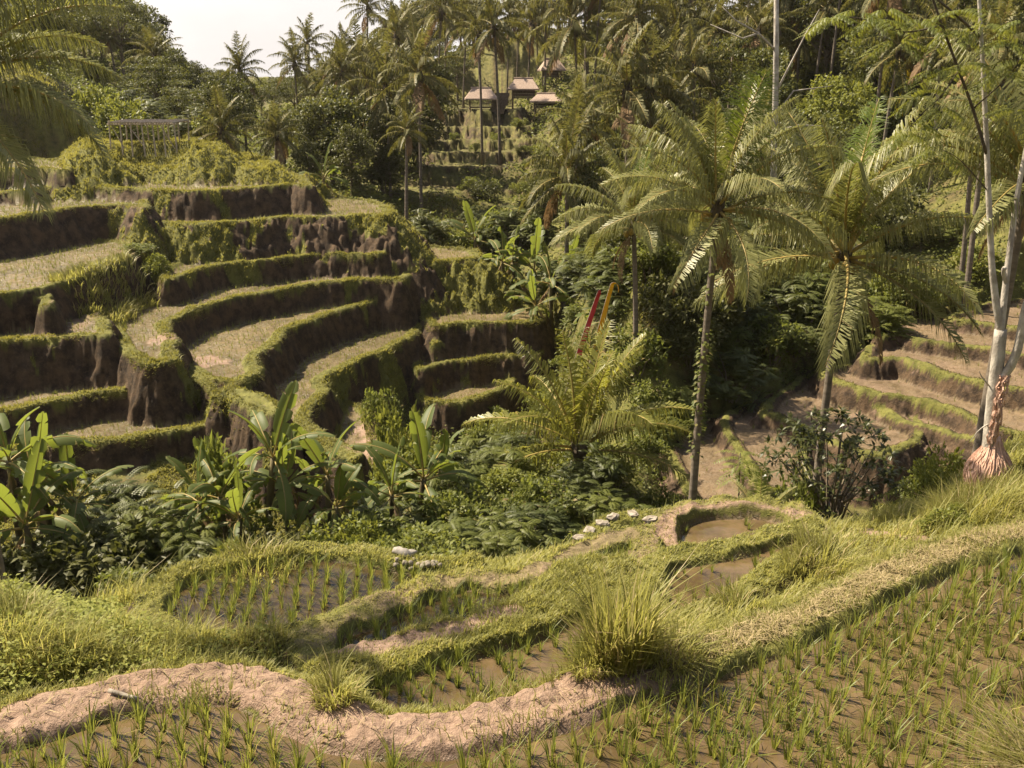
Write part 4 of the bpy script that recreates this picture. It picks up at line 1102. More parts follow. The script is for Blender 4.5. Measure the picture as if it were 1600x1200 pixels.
def banner(px0, py0, px1, py1, curl, y, mat, label, w, drop):
    a = pt(px0, py0, y); b = pt(px1, py1, y); g = h1(a[0], a[1])
    root = thing('banner_flag', label, 'flag', (a[0], a[1], g))
    d = b - a; k = (g - .3 - a[2]) / d[2]; foot = a + d * k
    n = 22; t = np.linspace(0, 1, n); p = foot[None] + (b - foot)[None] * t[:, None]
    p[:, 0] -= .22 * np.sin(t * 3.1)
    c = np.linspace(0, 1, 10)[1:]; th = c * math.pi * drop
    arc = b + np.stack([curl * (1 - np.cos(th)) * .5, 0 * th, curl * np.sin(th) * .55 - np.maximum(c - .62, 0) * curl * 1.6 * (drop > .8)], 1)
    q = np.concatenate([p, arc]) - [a[0], a[1], g]
    m = MB(); V, T = tube(q, np.linspace(.028, .008, len(q)), 6); m.add(V, T, 0, .5, True); m.obj('pole', [M['bamboo']], root)
    # long tapering cloth along the pole
    i0 = int(np.searchsorted(p[:, 2], a[2])) - 3; cp = q[max(1, i0):]; n = len(cp); s = np.linspace(0, 1, n)
    ww = w * (1 - s) ** .8 + .03
    off = np.stack([np.ones(n), .35 * np.sin(s * 21), 0 * s], 1); off /= np.linalg.norm(off, axis=1)[:, None]
    f = np.array([0, -.03, 0])
    A = cp + f + off * .01; B = cp + f + off * ww[:, None] + np.stack([0 * s, .05 * np.sin(s * 33), -.06 * np.ones(n)], 1); th_ = np.array([0, -.006, 0])
    V = np.concatenate([A, B, A + th_, B + th_]); u = np.arange(n - 1)
    Q = np.concatenate([np.stack([u, u + 1, u + 1 + n, u + n], 1), np.stack([u + 2 * n, u + 3 * n, u + 1 + 3 * n, u + 1 + 2 * n], 1)])
    m = MB(); m.add(V, Q, 0, .5, True); m.obj('cloth', [mat], root)
banner(916, 523, 934, 456, .16, 41, M['red'], 'slim red ceremonial banner on a leaning pole, left of the yellow one', .19, .6)
banner(939, 519, 953, 448, .34, 41.3, M['yel'], 'slim yellow ceremonial banner with a curled tip, right of the red one', .19, 1.0)

def rock_mesh(seed, flat=1.0, n=10):
    rg = np.random.default_rng(seed); m = MB(); tz = np.linspace(-1, 1, 8)
    V, T = tube(np.stack([0 * tz, 0 * tz, tz * flat], 1), np.sqrt(np.maximum(1 - tz * tz, .01)), n, .0)
    V = V * (1 + .12 * np.array([math.sin(3 * v[0] + seed) * math.cos(4 * v[1] - v[2] * 3) for v in V]))[:, None] * rg.uniform(.85, 1.15, 3)
    m.add(V, T, 0, .5, True); return m.mesh('stone', [M['stone']])
ROCKS = [rock_mesh(s) for s in range(4)]
def stone(px, py, y, r, label, name='stone', group=None, flat=1.0, sink=.2, rz=None):
    P = pt(px, py, y); o = link(name, random.choice(ROCKS)); z = h1(P[0], P[1])
    o.location = (P[0], P[1], z + r * flat * (1 - 2 * sink) * .9); o.scale = (r, r, r * flat); o.rotation_euler = (random.uniform(-.2, .2), random.uniform(-.2, .2), random.uniform(0, 6.28))
    return tag(o, label, 'stone', group)
def on_ground(px, py, lo=8., hi=60.):
    """where the view direction meets the ground"""
    ys = np.linspace(lo, hi, 500); d = ray(px, py); p = d[None] / d[1] * ys[:, None]
    g = H(p[:, 0], p[:, 1]); k = np.nonzero(p[:, 2] < g)[0]
    return float(ys[k[0]]) if len(k) else None
for i, (px, py) in enumerate([(619,889),(621,884),(632,885),(635,891),(642,886),(643,893),(647,881),(654,889),(660,893),(662,886),(668,883),(669,889),(677,885),(678,890),(688,890),(683,884)]):
    stone(px, py, (on_ground(px, py) or 19.3), .055, 'fist-sized round white stone in the heap on the pond bank', 'white_stone', 'heap of white stones at the pond', 1, .1)
stone(917, 786, on_ground(917, 790) or 22, .17, 'rounded white boulder on the grassy crest before the valley', 'boulder', None, .8)
for i, (px, py, lab) in enumerate([(907,843,'lowest dull flat stone of the stepping stones, nearest the dry path'),(921,831,'square pale stepping stone left of the small pond'),(942,820,'largest pale stepping stone above the small pond'),(958,811,'pale stepping stone where the row bends right'),(989,808,'long pale stepping stone behind the small pond'),(1016,813,'last pale stepping stone at the right end of the row')]):
    P = pt(px, py, on_ground(px, py) or 20); m = MB(); V, T = tube([[0, 0, -.06], [0, 0, .0], [0, 0, .03]], [.14, .15, .10], 7, .15); m.add((V + RNG.normal(0, .012, V.shape)) * [1.15, .8, .8], T); o = m.obj('stepping_stone', [M['stone']])
    o.location = (P[0], P[1], h1(P[0], P[1]) + .03); o.rotation_euler = (0, 0, i * 1.3); tag(o, lab, 'stone', 'stepping stones round the small pond')
def sack():
    P = pt(632, 866, on_ground(632, 868) or 20); m = MB()
    tz = np.linspace(0, 1, 9); V, T = tube(np.stack([-.35 + .7 * tz, .05 * np.sin(tz * 9), .12 + .05 * np.sin(tz * 7)], 1), [.02, .13, .17, .14, .18, .15, .12, .09, .02], 9, .2); m.add(V * [.7, .7, .55], T, 0, .5, True)
    o = m.obj('white_sack', [M['white']]); o.location = (P[0], P[1], h1(P[0], P[1])); tag(o, 'crumpled white plastic sack on the bank above the heap of stones', 'sack')
sack()
def stick(a, b, label, r=.018, name='bamboo_stick', lift=.02):
    ya = on_ground(*a); yb = on_ground(*b); A = pt(a[0], a[1], ya); B = pt(b[0], b[1], yb)
    A[2] = h1(A[0], A[1]) + lift; B[2] = h1(B[0], B[1]) + lift; c = (A + B) / 2
    m = MB(); t = np.linspace(0, 1, 6)[:, None]; V, T = tube(A - c + (B - A) * t, r, 7, .08); m.add(V, T, 0, .5, True)
    o = m.obj(name, [M['stone']]); o.location = c; tag(o, label, 'stick')
stick((172, 1092), (218, 1116), 'pale bamboo stick lying across the edge of the bare earth path', .028, lift=.06)
stick((797, 822), (822, 826), 'pale pole lying in the grass at the shrub edge', .02)
stick((1250, 735), (1275, 790), 'thin pale stick leaning in front of the glossy shrub', .014, lift=.4)

# ------------------------------------------------------------------ shrubs of the near valley
def bush_at(kind, px, py, y, s, label, group=None, sz=1.0):
    """py marks the top of the shrub"""
    P = pt(px, py, y); g = h1(P[0], P[1]); hh = {'leafy': 1.5, 'dark': 1.7, 'light': 1.2, 'fern': 1.6, 'ferndark': 1.9}[kind]
    z = max(.5, P[2] - g) / (hh * s)
    return bush(kind, P[0], P[1], s, label, group, z * sz)
for a in [
    ('ferndark',172,712,26.2,1.5,'tall feathery shrub against the lowest terrace wall, right of the wide banana leaves'),
    ('ferndark',215,745,25.6,1.3,'feathery shrub between the banana groups'),
    ('ferndark',130,790,24.4,1.4,'dark feathery shrub under the wide banana leaves'),
    ('dark',175,830,23.4,1.3,'dense shadowy shrub beside the left end of the long pond'),
    ('fern',225,790,24.4,1.2,'sunlit feathery shrub left of the short banana plants'),
    ('dark',60,850,23.2,1.4,'dark shrub at the left edge above the tall grass'),
    ('dark',5,860,22.6,1.3,'dark shrub cut by the left picture edge'),
    ('ferndark',95,830,23.6,1.3,'dark feathery shrub in the shade of the left bananas'),
    ('fern',275,800,24.2,1.1,'leafy shrub under the pale blunt banana leaf'),
    ('leafy',335,690,27.2,1.0,'light leafed shrub at the terrace foot left of the tallest banana'),
    ('ferndark',330,830,23.6,1.1,'shrub in the banana shade above the left half of the pond'),
    ('dark',440,820,24.2,1.1,'dark undergrowth shrub among the banana stems'),
    ('light',545,812,22.8,.95,'pale round shrub behind the middle of the long pond'),
    ('light',580,838,22.2,.6,'low pale shrub right of the pale round shrub'),
    ('fern',690,810,23.6,1.1,'feathery shrub behind the heap of white stones'),
    ('ferndark',735,800,24.2,1.1,'dark feathery shrub left of the grassy crest'),
    ('fern',780,790,25,1.0,'feathery shrub at the end of the grassy crest'),
    ('light',640,700,31,1.1,'yellowish shrub above the stiff upright banana'),
    ('light',620,640,37,1.0,'light shrub hanging over the pale bare bank'),
    ('leafy',590,610,41,.8,'small leafy shrub at the terrace edge beside the pale bank'),
    ('fern',720,720,31,1.2,'feathery shrub in the middle of the valley right of the bananas'),
    ('fern',780,690,34,1.3,'broad feathery shrub left of the golden young palm'),
    ('leafy',840,760,28.5,1.1,'leafy shrub below the golden young palm'),
    ('ferndark',900,740,30,1.0,'dark shrub at the foot of the golden young palm'),
    ('light',1060,655,38.5,.9,'bright creeping shrub on the left rim of the brown plateau'),
    ('leafy',1020,650,39,1.1,'shrub spilling over the left flank of the brown plateau'),
    ('leafy',1245,745,24,.7,'leafy shrub left of the glossy dark shrub'),
    ('light',1485,812,18.2,.55,'low round yellow-green shrub at the bend of the straw path'),
    ('light',1452,720,21.8,.45,'light leafed shrub left of the white-barked tree'),
    ('light',1475,700,22.5,.6,'small pale shrub touching the pink root base'),
    ('leafy',215,395,52,.9,'shrub where the left terraces meet in a grassy gully'),
    ('light',245,398,51,.7,'small bright shrub at the right of the grassy gully'),
    ('light',180,158,76,1.9,'bright yellow-green shrub beside the rounded grass hill'),
    ('light',205,170,75,1.7,'bright yellow-green shrub just above the bamboo shelter'),
    ('light',150,140,79,1.8,'bright yellow-green shrub on the shoulder of the rounded hill'),
    ('light',1395,70,84,2.6,'tall yellowish bamboo-like shrub on the upper right slope'),
    ('light',1370,95,82,2.2,'yellowish shrub below the grey-roofed house'),
    ]: bush_at(*a)
def yellow_bush(px, py, y, s, lab):
    P = pt(px, py, y); o = bush_at('leafy', px, py, y, s, lab)
    m = MB(); n = 120; d = rand_dirs(n, .6); V, T = kites(d * [.9, .9, .8] + [0, 0, .9], rand_dirs(n), rand_dirs(n), .2, .14); m.add(V, T, 0, .5); m.obj('blossom', [M['yellow']], o)
yellow_bush(1440, 92, 84, 1.2, 'shrub with bright yellow blossom between the palm trunks, upper right')
yellow_bush(1408, 118, 80, 1.1, 'smaller yellow-blossomed shrub left of and below the other')

RG = random.Random(5)
VK = ['leafy', 'fern', 'fern', 'ferndark', 'light', 'light', 'leafy']
cnt = 0
PN = [T for T in TERR if T['tread'] != 'lawn']
def clear_of_terraces(x, y, m=.5):
    h, w, d, b = height([x], [y])
    return not (w[0] >= 0 and d[0] > -m)
LAB_V = {'leafy': 'leafy olive shrub in the tangle filling the valley bottom', 'fern': 'feathery sunlit shrub in the tangle filling the valley bottom', 'ferndark': 'dark feathery shrub in the tangle filling the valley bottom', 'dark': 'shaded dense shrub in the tangle filling the valley bottom', 'light': 'pale yellow-green shrub in the tangle filling the valley bottom'}
while cnt < 85:
    x = RG.uniform(-16, 7.5); y = RG.uniform(21, 52)
    if (y > 27 and x < -4) or (x > 2 and y < 25): continue
    if not clear_of_terraces(x, y, .7): continue
    if h1(x, y) > np.interp(y, [21, 25], [-9.9, -9.5]): continue
    k = RG.choice(VK); bush(k, x, y, RG.uniform(.6, 1.15), LAB_V[k], 'tangle of shrubs in the valley bottom ' + k, RG.uniform(.8, 1.2)); cnt += 1

# ------------------------------------------------------------------ the forest on the far slopes
SKYX = [-200, 200, 235, 262, 300, 340, 400, 440, 500, 560, 600, 640, 700, 2000]
SKYY = [-120, -60, 5, 55, 88, 100, 108, 118, 96, 78, 40, 0, -120, -120]
def px_of(x, y, z):
    f = y * CP_ - z * SP_; u = z * CP_ + y * SP_
    return 800 + FPX * x / f, 600 - FPX * u / f
def tree_at(kind, px, py, y, label, group=None, wide=1.0):
    P = pt(px, py, y); g = h1(P[0], P[1])
    return tree(kind, P[0], P[1], max(2.5, P[2] - g), label, group, wide=wide)
for a in [
    ('dark',228,8,128,'big dark rounded tree crowning the left hill beside the sky',1.0),
    ('dark',180,-20,132,'tall dark tree on top of the left hill',1.0),
    ('olive',120,-10,118,'tall olive tree on the left hill under the picture top',1.0),
    ('dark',40,-30,112,'dark tree at the upper left corner',1.0),
    ('layered',75,55,98,'flat layered tree on the left hill above the rounded grass hill',1.0),
    ('layered',240,88,95,'flat-topped layered tree behind the yellow-green shrubs',1.0),
    ('layered',300,125,90,'low layered tree behind the bamboo shelter',1.0),
    ('olive',20,62,92,'olive tree behind the left palm fronds',1.0),
    ('olive',150,85,100,'olive tree left of the layered trees',.9),
    ('dark',512,128,84,'dark leafy tree hung with creepers at the centre left',.9),
    ('dark',480,215,74,'dark leafy tree over the upper right end of the terraces',.9),
    ('dark',545,185,78,'dense dark tree at the ravine head beside pale palm trunks',.9),
    ('olive',535,70,118,'thin-crowned tree against the sky left of the tall palms',.8),
    ('dark',600,230,84,'dark tree at the foot of the slanting palm trunk',.9),
    ('olive',440,160,95,'olive tree behind the palms right of the shelter',.9),
    ('dark',660,190,100,'shadowy tree left of the terraced lawn',.9),
    ('dark',625,150,104,'dark tree behind the leaning palm trunk',.9),
    ('layered',1180,25,98,'layered light tree at the top beside the bare tree',.9),
    ('layered',1120,12,108,'layered tree on the upper slope under the picture top',.9),
    ('layered',1300,30,96,'layered tree over the grey-roofed house',.8),
    ('dark',850,235,70,'tree trunk wrapped in creepers at the right of the terraced lawn',.6),
    ('dark',1020,440,52,'dark tree in the shade behind the banners',.9),
    ('dark',930,400,58,'dark tree at the head of the ravine, left of the banners',.8),
    ('dark',1200,400,52,'dark shade tree behind the trunks of the front palms',.9),
    ('olive',1165,470,47,'olive tree right of the spear palm trunk on the slope',.8),
    ('dark',1440,380,58,'dark tree above the brown plateau, under the long palm frond',1.0),
    ]: tree_at(a[0], a[1], a[2], a[3], a[4], None, a[5])

def blocked(px, y, x=None):
    if 668 < px < 895 and 78 < y < 131: return True
    return False
FOREST = {'dark': ('dark broadleaf tree in the crowded forest of the far slope', 'dark trees of the far forest'), 'olive': ('olive broadleaf tree in the crowded forest of the far slope', 'olive trees of the far forest'),
          'layered': ('flat layered tree in the crowded forest of the far slope', 'layered trees of the far forest'), 'light': ('light green tree in the crowded forest of the far slope', 'light trees of the far forest')}
SPOTS = []
def spaced(x, y, d):
    for a, b in SPOTS:
        if (a - x) ** 2 + (b - y) ** 2 < d * d: return False
    SPOTS.append((x, y)); return True
cnt = 0; tries = 0
while cnt < 115 and tries < 6000:
    tries += 1
    y = RG.uniform(56, 210) if RG.random() < .75 else RG.uniform(56, 110); px = RG.uniform(-120, 1720); x = (px - 800) / FPX * y * .98
    if blocked(px, y): continue
    if px < 660 and y < 80: continue
    if px < 330 and y < 92: continue
    if 660 <= px < 850 and y < 86: continue
    if y < 64 and px > 1130: continue
    if not spaced(x, y, 3.0 + y * .012): continue
    g = h1(x, y); h = RG.uniform(6, 11) if y > 75 else RG.uniform(4.5, 7.5)
    ylim = np.interp(px, SKYX, SKYY) + RG.uniform(0, 22); zmax = float(pt(px, ylim, y)[2])
    h = min(h, zmax - g)
    if h < 2.5: continue
    k = RG.choices(['dark', 'olive', 'layered', 'light'], [4, 4, 1.2, .6])[0]
    tree(k, x, y, h, FOREST[k][0], FOREST[k][1], wide=RG.uniform(.85, 1.1)); cnt += 1
cnt = 0; tries = 0
while cnt < 120 and tries < 6000:
    tries += 1
    y = RG.uniform(70, 190); px = RG.uniform(540, 1700) if RG.random() < .85 else RG.uniform(0, 540); x = (px - 800) / FPX * y * .98
    if blocked(px, y) or (660 < px < 850 and y < 125): continue
    if px < 660 and y < 95: continue
    if not spaced(x, y, 2.2): continue
    g = h1(x, y); h = RG.uniform(8, 14)
    ylim = np.interp(px, SKYX, SKYY) + RG.uniform(28, 50); zmax = float(pt(px, ylim, y)[2]); h = min(h, zmax - g)
    if h < 5: continue
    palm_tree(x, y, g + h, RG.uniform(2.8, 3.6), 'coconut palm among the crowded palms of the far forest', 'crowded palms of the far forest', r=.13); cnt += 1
cnt = 0; tries = 0
while cnt < 60 and tries < 3000:   # the last wooded ridge
    tries += 1
    y = RG.uniform(180, 330); px = RG.uniform(150, 680); x = (px - 800) / FPX * y * .98
    if not spaced(x, y, 4.5): continue
    g = h1(x, y); zmax = float(pt(px, np.interp(px, SKYX, SKYY) + RG.uniform(0, 16), y)[2]); h = min(RG.uniform(8, 13), zmax - g)
    if h < 3: continue
    k = RG.choice(['dark', 'olive', 'olive']); tree(k, x, y, h, 'hazy broadleaf tree on the last ridge under the open sky', 'trees of the last ridge', wide=1.2); cnt += 1
# shrubs on the slopes, below the trees
SL = {'leafy': 'leafy shrub on the wooded slope across the ravine', 'dark': 'dark shrub on the wooded slope across the ravine', 'fern': 'feathery shrub on the wooded slope across the ravine', 'ferndark': 'dark feathery shrub on the wooded slope across the ravine', 'light': 'pale shrub on the wooded slope across the ravine'}
cnt = 0; tries = 0
while cnt < 120 and tries < 8000:
    tries += 1
    y = RG.uniform(42, 110) if RG.random() < .8 else RG.uniform(42, 62); px = RG.uniform(540, 1650); x = (px - 800) / FPX * y * .98
    if 690 < px < 830 and 84 < y < 124: continue
    if px < 660 and y < 76: continue
    if px > 1240 and y < 47: continue
    if 660 <= px < 860 and y < 63: continue
    if not clear_of_terraces(x, y, .8): continue
    k = RG.choice(['leafy', 'dark', 'fern', 'ferndark', 'dark', 'leafy', 'ferndark', 'light'] if y > 52 else VK)
    bush(k, x, y, RG.uniform(.9, 1.9) * (1 if y > 55 else .8), SL[k], 'shrubs on the slope across the ravine ' + k, RG.uniform(.8, 1.2)); cnt += 1
cnt = 0
while cnt < 62:   # the shaded slope behind the two tall palms
    px = RG.uniform(930, 1330); y = RG.uniform(41.5, 60); x = (px - 800) / FPX * y * .98
    if not clear_of_terraces(x, y, .6): continue
    k = RG.choice(['dark', 'ferndark', 'dark', 'leafy', 'ferndark', 'fern']); bush(k, x, y, RG.uniform(.8, 1.5), SL[k], 'shrubs on the slope across the ravine ' + k, RG.uniform(.8, 1.25)); cnt += 1
for i in range(26):   # shrubs along the steps of the lawn
    px = RG.uniform(690, 835); py, d = RG.choice([(300,85),(262,92),(240,98),(221,104),(200,110)]); P = pt(px, py, d + .6)
    if not (RG.random() < .5 and px < 800): bush(RG.choice(['leafy', 'dark', 'light']), P[0], P[1], RG.uniform(.4, .8), 'small shrub on a step of the terraced lawn below the huts', 'shrubs on the lawn steps')
for i in range(22):   # left hill and beyond
    px = RG.uniform(0, 330); y = RG.uniform(74, 95); x = (px - 800) / FPX * y * .98
    if px < 190 and y < 82: continue
    bush(RG.choice(['leafy', 'ferndark', 'light']), x, y, RG.uniform(1.0, 1.8), 'shrub at the forest edge above the left terraces', 'shrubs at the forest edge above the left terraces')
# ------------------------------------------------------------------ ground cover (uncountable)
def cover(name, label, cat, mat, V, T, tint):
    o = link(name, mesh_np(name, V, T, [mat], tint=tint)); return tag(o, label, cat, None, 'stuff')
class Acc:
    def __init__(s): s.V = []; s.T = []; s.A = []; s.n = 0
    def add(s, V, T, a): s.V.append(V.astype(F32)); s.T.append((T + s.n).astype(np.int32)); s.A.append(np.asarray(a, F32)); s.n += len(V)
    def out(s, name, label, cat, mat): return cover(name, label, cat, mat, np.concatenate(s.V), np.concatenate(s.T), np.concatenate(s.A))

def edge_points(T, per_m, inner, outer):
    P = T['p']; Q = np.roll(P, -1, 0); L = np.linalg.norm(Q - P, axis=1); n = int(L.sum() * per_m)
    i = RNG.choice(len(P), n, p=L / L.sum()); t = RNG.random(n)[:, None]; p = P[i] * (1 - t) + Q[i] * t
    e = nrm(Q - P)[i]; nor = np.stack([e[:, 1], -e[:, 0]], 1)
    area = .5 * np.sum(P[:, 0] * Q[:, 1] - Q[:, 0] * P[:, 1])
    if area < 0: nor = -nor    # outward
    off = RNG.uniform(-inner, outer, n)
    return p + nor * off[:, None], nor

lip = Acc(); near = Acc(); straw = Acc()
for T in TERR:
    if T['tread'] == 'lawn': continue
    nearby = T['name'].startswith('N')
    if nearby: p, nor = edge_points(T, 520, T['bw'] + .15, .35)
    else: p, nor = edge_points(T, 250 if T['name'][0] != 'R' else 70, T['bw'] + .08, .14)
    h, w, d, b = height(p[:, 0], p[:, 1])
    ok = (w == T['id'])
    vis = np.abs(p[:, 0]) < p[:, 1] * .75 + 3
    if T['name'] == 'N1': ok &= (p[:, 0] > 2.2 + RNG.normal(0, .5, len(p))) | ((d < -.05) ) | (RNG.random(len(p)) < .07) | ((d > .48) & (vnoise(p[:, 0] * 1.3, p[:, 1] * 1.3, 88) > -.1) & (RNG.random(len(p)) < .8))
    ok &= vis; p = p[ok]; h = h[ok]; d = d[ok]; nor = nor[ok]; n = len(p)
    if not n: continue
    P = np.stack([p[:, 0], p[:, 1], h - .02], 1); az = np.arctan2(nor[:, 1], nor[:, 0]) + RNG.normal(0, 1.0, n)
    hang = d < .02
    pat = np.clip(.8 + .7 * vnoise(p[:, 0] * .8, p[:, 1] * .8, 77), .35, 1.5)
    if nearby:
        hh = RNG.uniform(.08, .22, n) * pat * np.where(T['bund'] == 'dry', .5, 1) * (.6 if T['name'] in ('N5', 'N6', 'N7', 'N3') else 1); bend = RNG.uniform(.3, 1.0, n)
        V, Tt = blades(P, hh, az, bend, RNG.uniform(.010, .018, n)); near.add(V, Tt, np.repeat(np.clip(RNG.normal(.45, .22, n), 0, 1), 5))
    else:
        hh = RNG.uniform(.06, .17, n) * pat * (.7 if T['name'][0] == 'R' else 1); bend = np.where(hang, RNG.uniform(.8, 1.7, n), RNG.uniform(.2, .9, n))
        V, Tt = blades(P, hh, az, bend, RNG.uniform(.022, .04, n)); lip.add(V, Tt, np.repeat(np.clip(RNG.normal(.45, .2, n), 0, 1), 5))
# grass growing on slopes and banks of the left hill and the right plateau
n = 620000
y = RNG.uniform(27, 84, n); x = RNG.uniform(-.60, .60, n) * y
h, w, d, b = height(x, y)
right0 = x > 5
wn = vnoise(x * .5, y * .5, 61) + .5 * vnoise(x * 1.7, y * 1.7, 62)
tr = np.array([1 if T['tread'] == 'grass' else 0 for T in TERR] + [0])[w]
left = (x < -2.5 - (y < 40) * 2) | ((y > 50) & (y < 66) & (x < 3))
right = (x > 5.5) & (y < 50)
ok = ((w >= 0) & ((tr == 1) | grassy_bank(x, y, w, d) & (d < .05))) | ((w < 0) & left & (wn > -.5) & (y < 84)) | ((w < 0) & right & (wn > 0))
ok &= RNG.random(n) < np.where(tr == 1, 1, .85)
p = np.stack([x, y, h - .03], 1)[ok]; n = len(p); w_ = wn[ok]
V, Tt = blades(p, RNG.uniform(.11, .27, n) * (1 + .5 * np.clip(w_, 0, 1)), RNG.normal(-.9, 1.1, n), RNG.uniform(.4, 1.2, n), RNG.uniform(.03, .055, n)); lip.add(V, Tt, np.repeat(np.clip(RNG.normal(.42, .2, n) + .15 * w_, 0, 1), 5))
lip.out('terrace_grass', 'short grass fringing the terrace edges and banks', 'grass', M['lipgrass'])

# grassy near slope
n = 400000
y = RNG.uniform(9.5, 24, n); x = RNG.uniform(-.72, .72, n) * y
h, w, d, b = height(x, y)
bwv = np.array([T['bw'] for T in TERR] + [0])[w]; isN = np.array([T['name'][0] == 'N' for T in TERR] + [False])[w]
tall = fbm(x * .5, y * .5, 71, 3); fine = vnoise(x * 2.2, y * 2.2, 72)
pathd = np.full(n, 9.)
for P_, wd, amt in PATHS:
    for a, b_ in zip(P_[:-1], P_[1:]):
        e = b_ - a; t = np.clip(((x - a[0]) * e[0] + (y - a[1]) * e[1]) / (e @ e + 1e-9), 0, 1); pathd = np.minimum(pathd, np.hypot(x - a[0] - t * e[0], y - a[1] - t * e[1]) - wd * .8)
ok = ((w < 0) | (isN & (d < bwv + .05))) & (pathd > 0)
isN1 = (w == [T['id'] for T in TERR if T['name'] == 'N1'][0])
ok &= ~(isN1 & (d > -.1))
dry = np.array([T['bund'] == 'dry' for T in TERR] + [False])[w]
ok &= ~(dry & (d > 0) & (RNG.random(n) < .6))
x, y, h, w, d, tall, fine, dry = (q[ok] for q in (x, y, h, w, d, tall, fine, dry)); n = len(x)
bund = w >= 0
hh = np.where(bund, RNG.uniform(.07, .18, n), (.12 + .42 * RNG.random(n) ** 2 + .35 * (RNG.random(n) < .05)) * np.clip(.85 + 1.1 * tall + .5 * fine, .25, 1.8))
left_slope = (x < -1.5) & (y < 17) & ~bund
hh *= np.where(left_slope, 1.15, 1) * np.where(y > 18.5, .6, 1) * np.where((x > -8) & (x < -2) & (y > 13.4) & (y < 17.3), .5, 1) * np.where((x > 1.8) & (x < 6.5) & (y > 14.9) & (y < 18.5), .6, 1)
V, Tt = blades(np.stack([x, y, h - .02], 1), hh, RNG.normal(-.4, 1.3, n), RNG.uniform(.25, .95, n), RNG.uniform(.009, .02, n) * np.where(y > 17, 1.3, 1))
near.add(V, Tt, np.repeat(np.clip(RNG.normal(.45, .24, n) + .2 * fine, 0, 1), 5))
near.out('meadow_grass', 'tall sunlit grass covering the near slope between the ponds', 'grass', M['grass'])

# broad-leafed herbs on the left of the near slope
n = 7000
y = RNG.uniform(11, 19, n); x = RNG.uniform(-.66, -.02, n) * y
h, w, d, b = height(x, y); pn = fbm(x * .7, y * .7, 81)
ok = (w < 0) & (pn > -.12 + .5 * (x > -3)); x, y, h = x[ok], y[ok], h[ok]; n = len(x)
k = 4
P = np.repeat(np.stack([x, y, h], 1), k, 0) + RNG.normal(0, .05, (n * k, 3)) * [1, 1, 0] + np.stack([0 * np.zeros(n * k), 0 * np.zeros(n * k), RNG.uniform(.04, .34, n * k)], 1)
V, T = kites(P, nrm(rand_dirs(n * k) * [1, 1, .35]), rand_dirs(n * k, 2), RNG.uniform(.05, .11, n * k), .05)
cover('herbs', 'low broad-leafed weeds growing through the grass at left', 'weeds', M['weed'], V, T, np.repeat(RNG.random(n * k), 4))

# cut straw on the right half of the near path
t = 26000
T1 = [T for T in TERR if T['name'] == 'N1'][0]
p, nor = edge_points(T1, 800, .47, -.02); h, w, d, b = height(p[:, 0], p[:, 1])
ok = (w == T1['id']) & (p[:, 1] > 8) & (np.abs(p[:, 0]) < p[:, 1] * .75 + 2) & (RNG.random(len(p)) < np.clip((p[:, 0] - 1.5) / 1.8, .035, 1))
p, h = p[ok], h[ok]; n = len(p)
V, Tt = blades(np.stack([p[:, 0], p[:, 1], h + .005], 1), RNG.uniform(.05, .16, n), RNG.uniform(0, 6.28, n), RNG.uniform(1.2, 1.9, n), RNG.uniform(.006, .014, n))
cover('cut_straw', 'dry cut straw spread along the right part of the path', 'straw', M['straw'], V, Tt, np.repeat(RNG.random(n), 5))

# creeping undergrowth of the valley and the far slopes
n = 26000
y = np.where(RNG.random(n) < .45, RNG.uniform(22, 52, n), RNG.uniform(45, 150, n)); x = RNG.uniform(-.62, .62, n) * y
h, w, d, b = height(x, y)
px, py = px_of(x, y, h)
ok = (w < 0) & (((y < 27) & (h < -9.9) & (x < 9)) | ((y >= 27) & (x > -5 + .0 * y) & ~((x > 5.3) & (y < 41.5))) | (y > 74))
ok &= ~((px < 190) & (y < 82))
x, y, h = x[ok], y[ok], h[ok]; n = len(x); k = 13
sc = np.repeat(np.interp(y, [22, 50, 150], [.55, .9, 2.0]), k)
P = np.repeat(np.stack([x, y, h], 1), k, 0) + RNG.normal(0, .36, (n * k, 3)) * sc[:, None] * [1, 1, .0] + np.stack([np.zeros(n * k), np.zeros(n * k), np.abs(RNG.normal(.1, .32, n * k)) * sc], 1)
V, T = kites(P, nrm(rand_dirs(n * k) * [1, 1, .5]), rand_dirs(n * k, 1.3), RNG.uniform(.13, .28, n * k) * sc, .12 * sc)
cover('undergrowth', 'creeping leafy undergrowth covering the valley floor and wooded slopes', 'undergrowth', M['creeper'], V, T, np.repeat(np.clip(np.repeat(RNG.random(n), k) * .6 + RNG.random(n * k) * .4, 0, 1), 4))

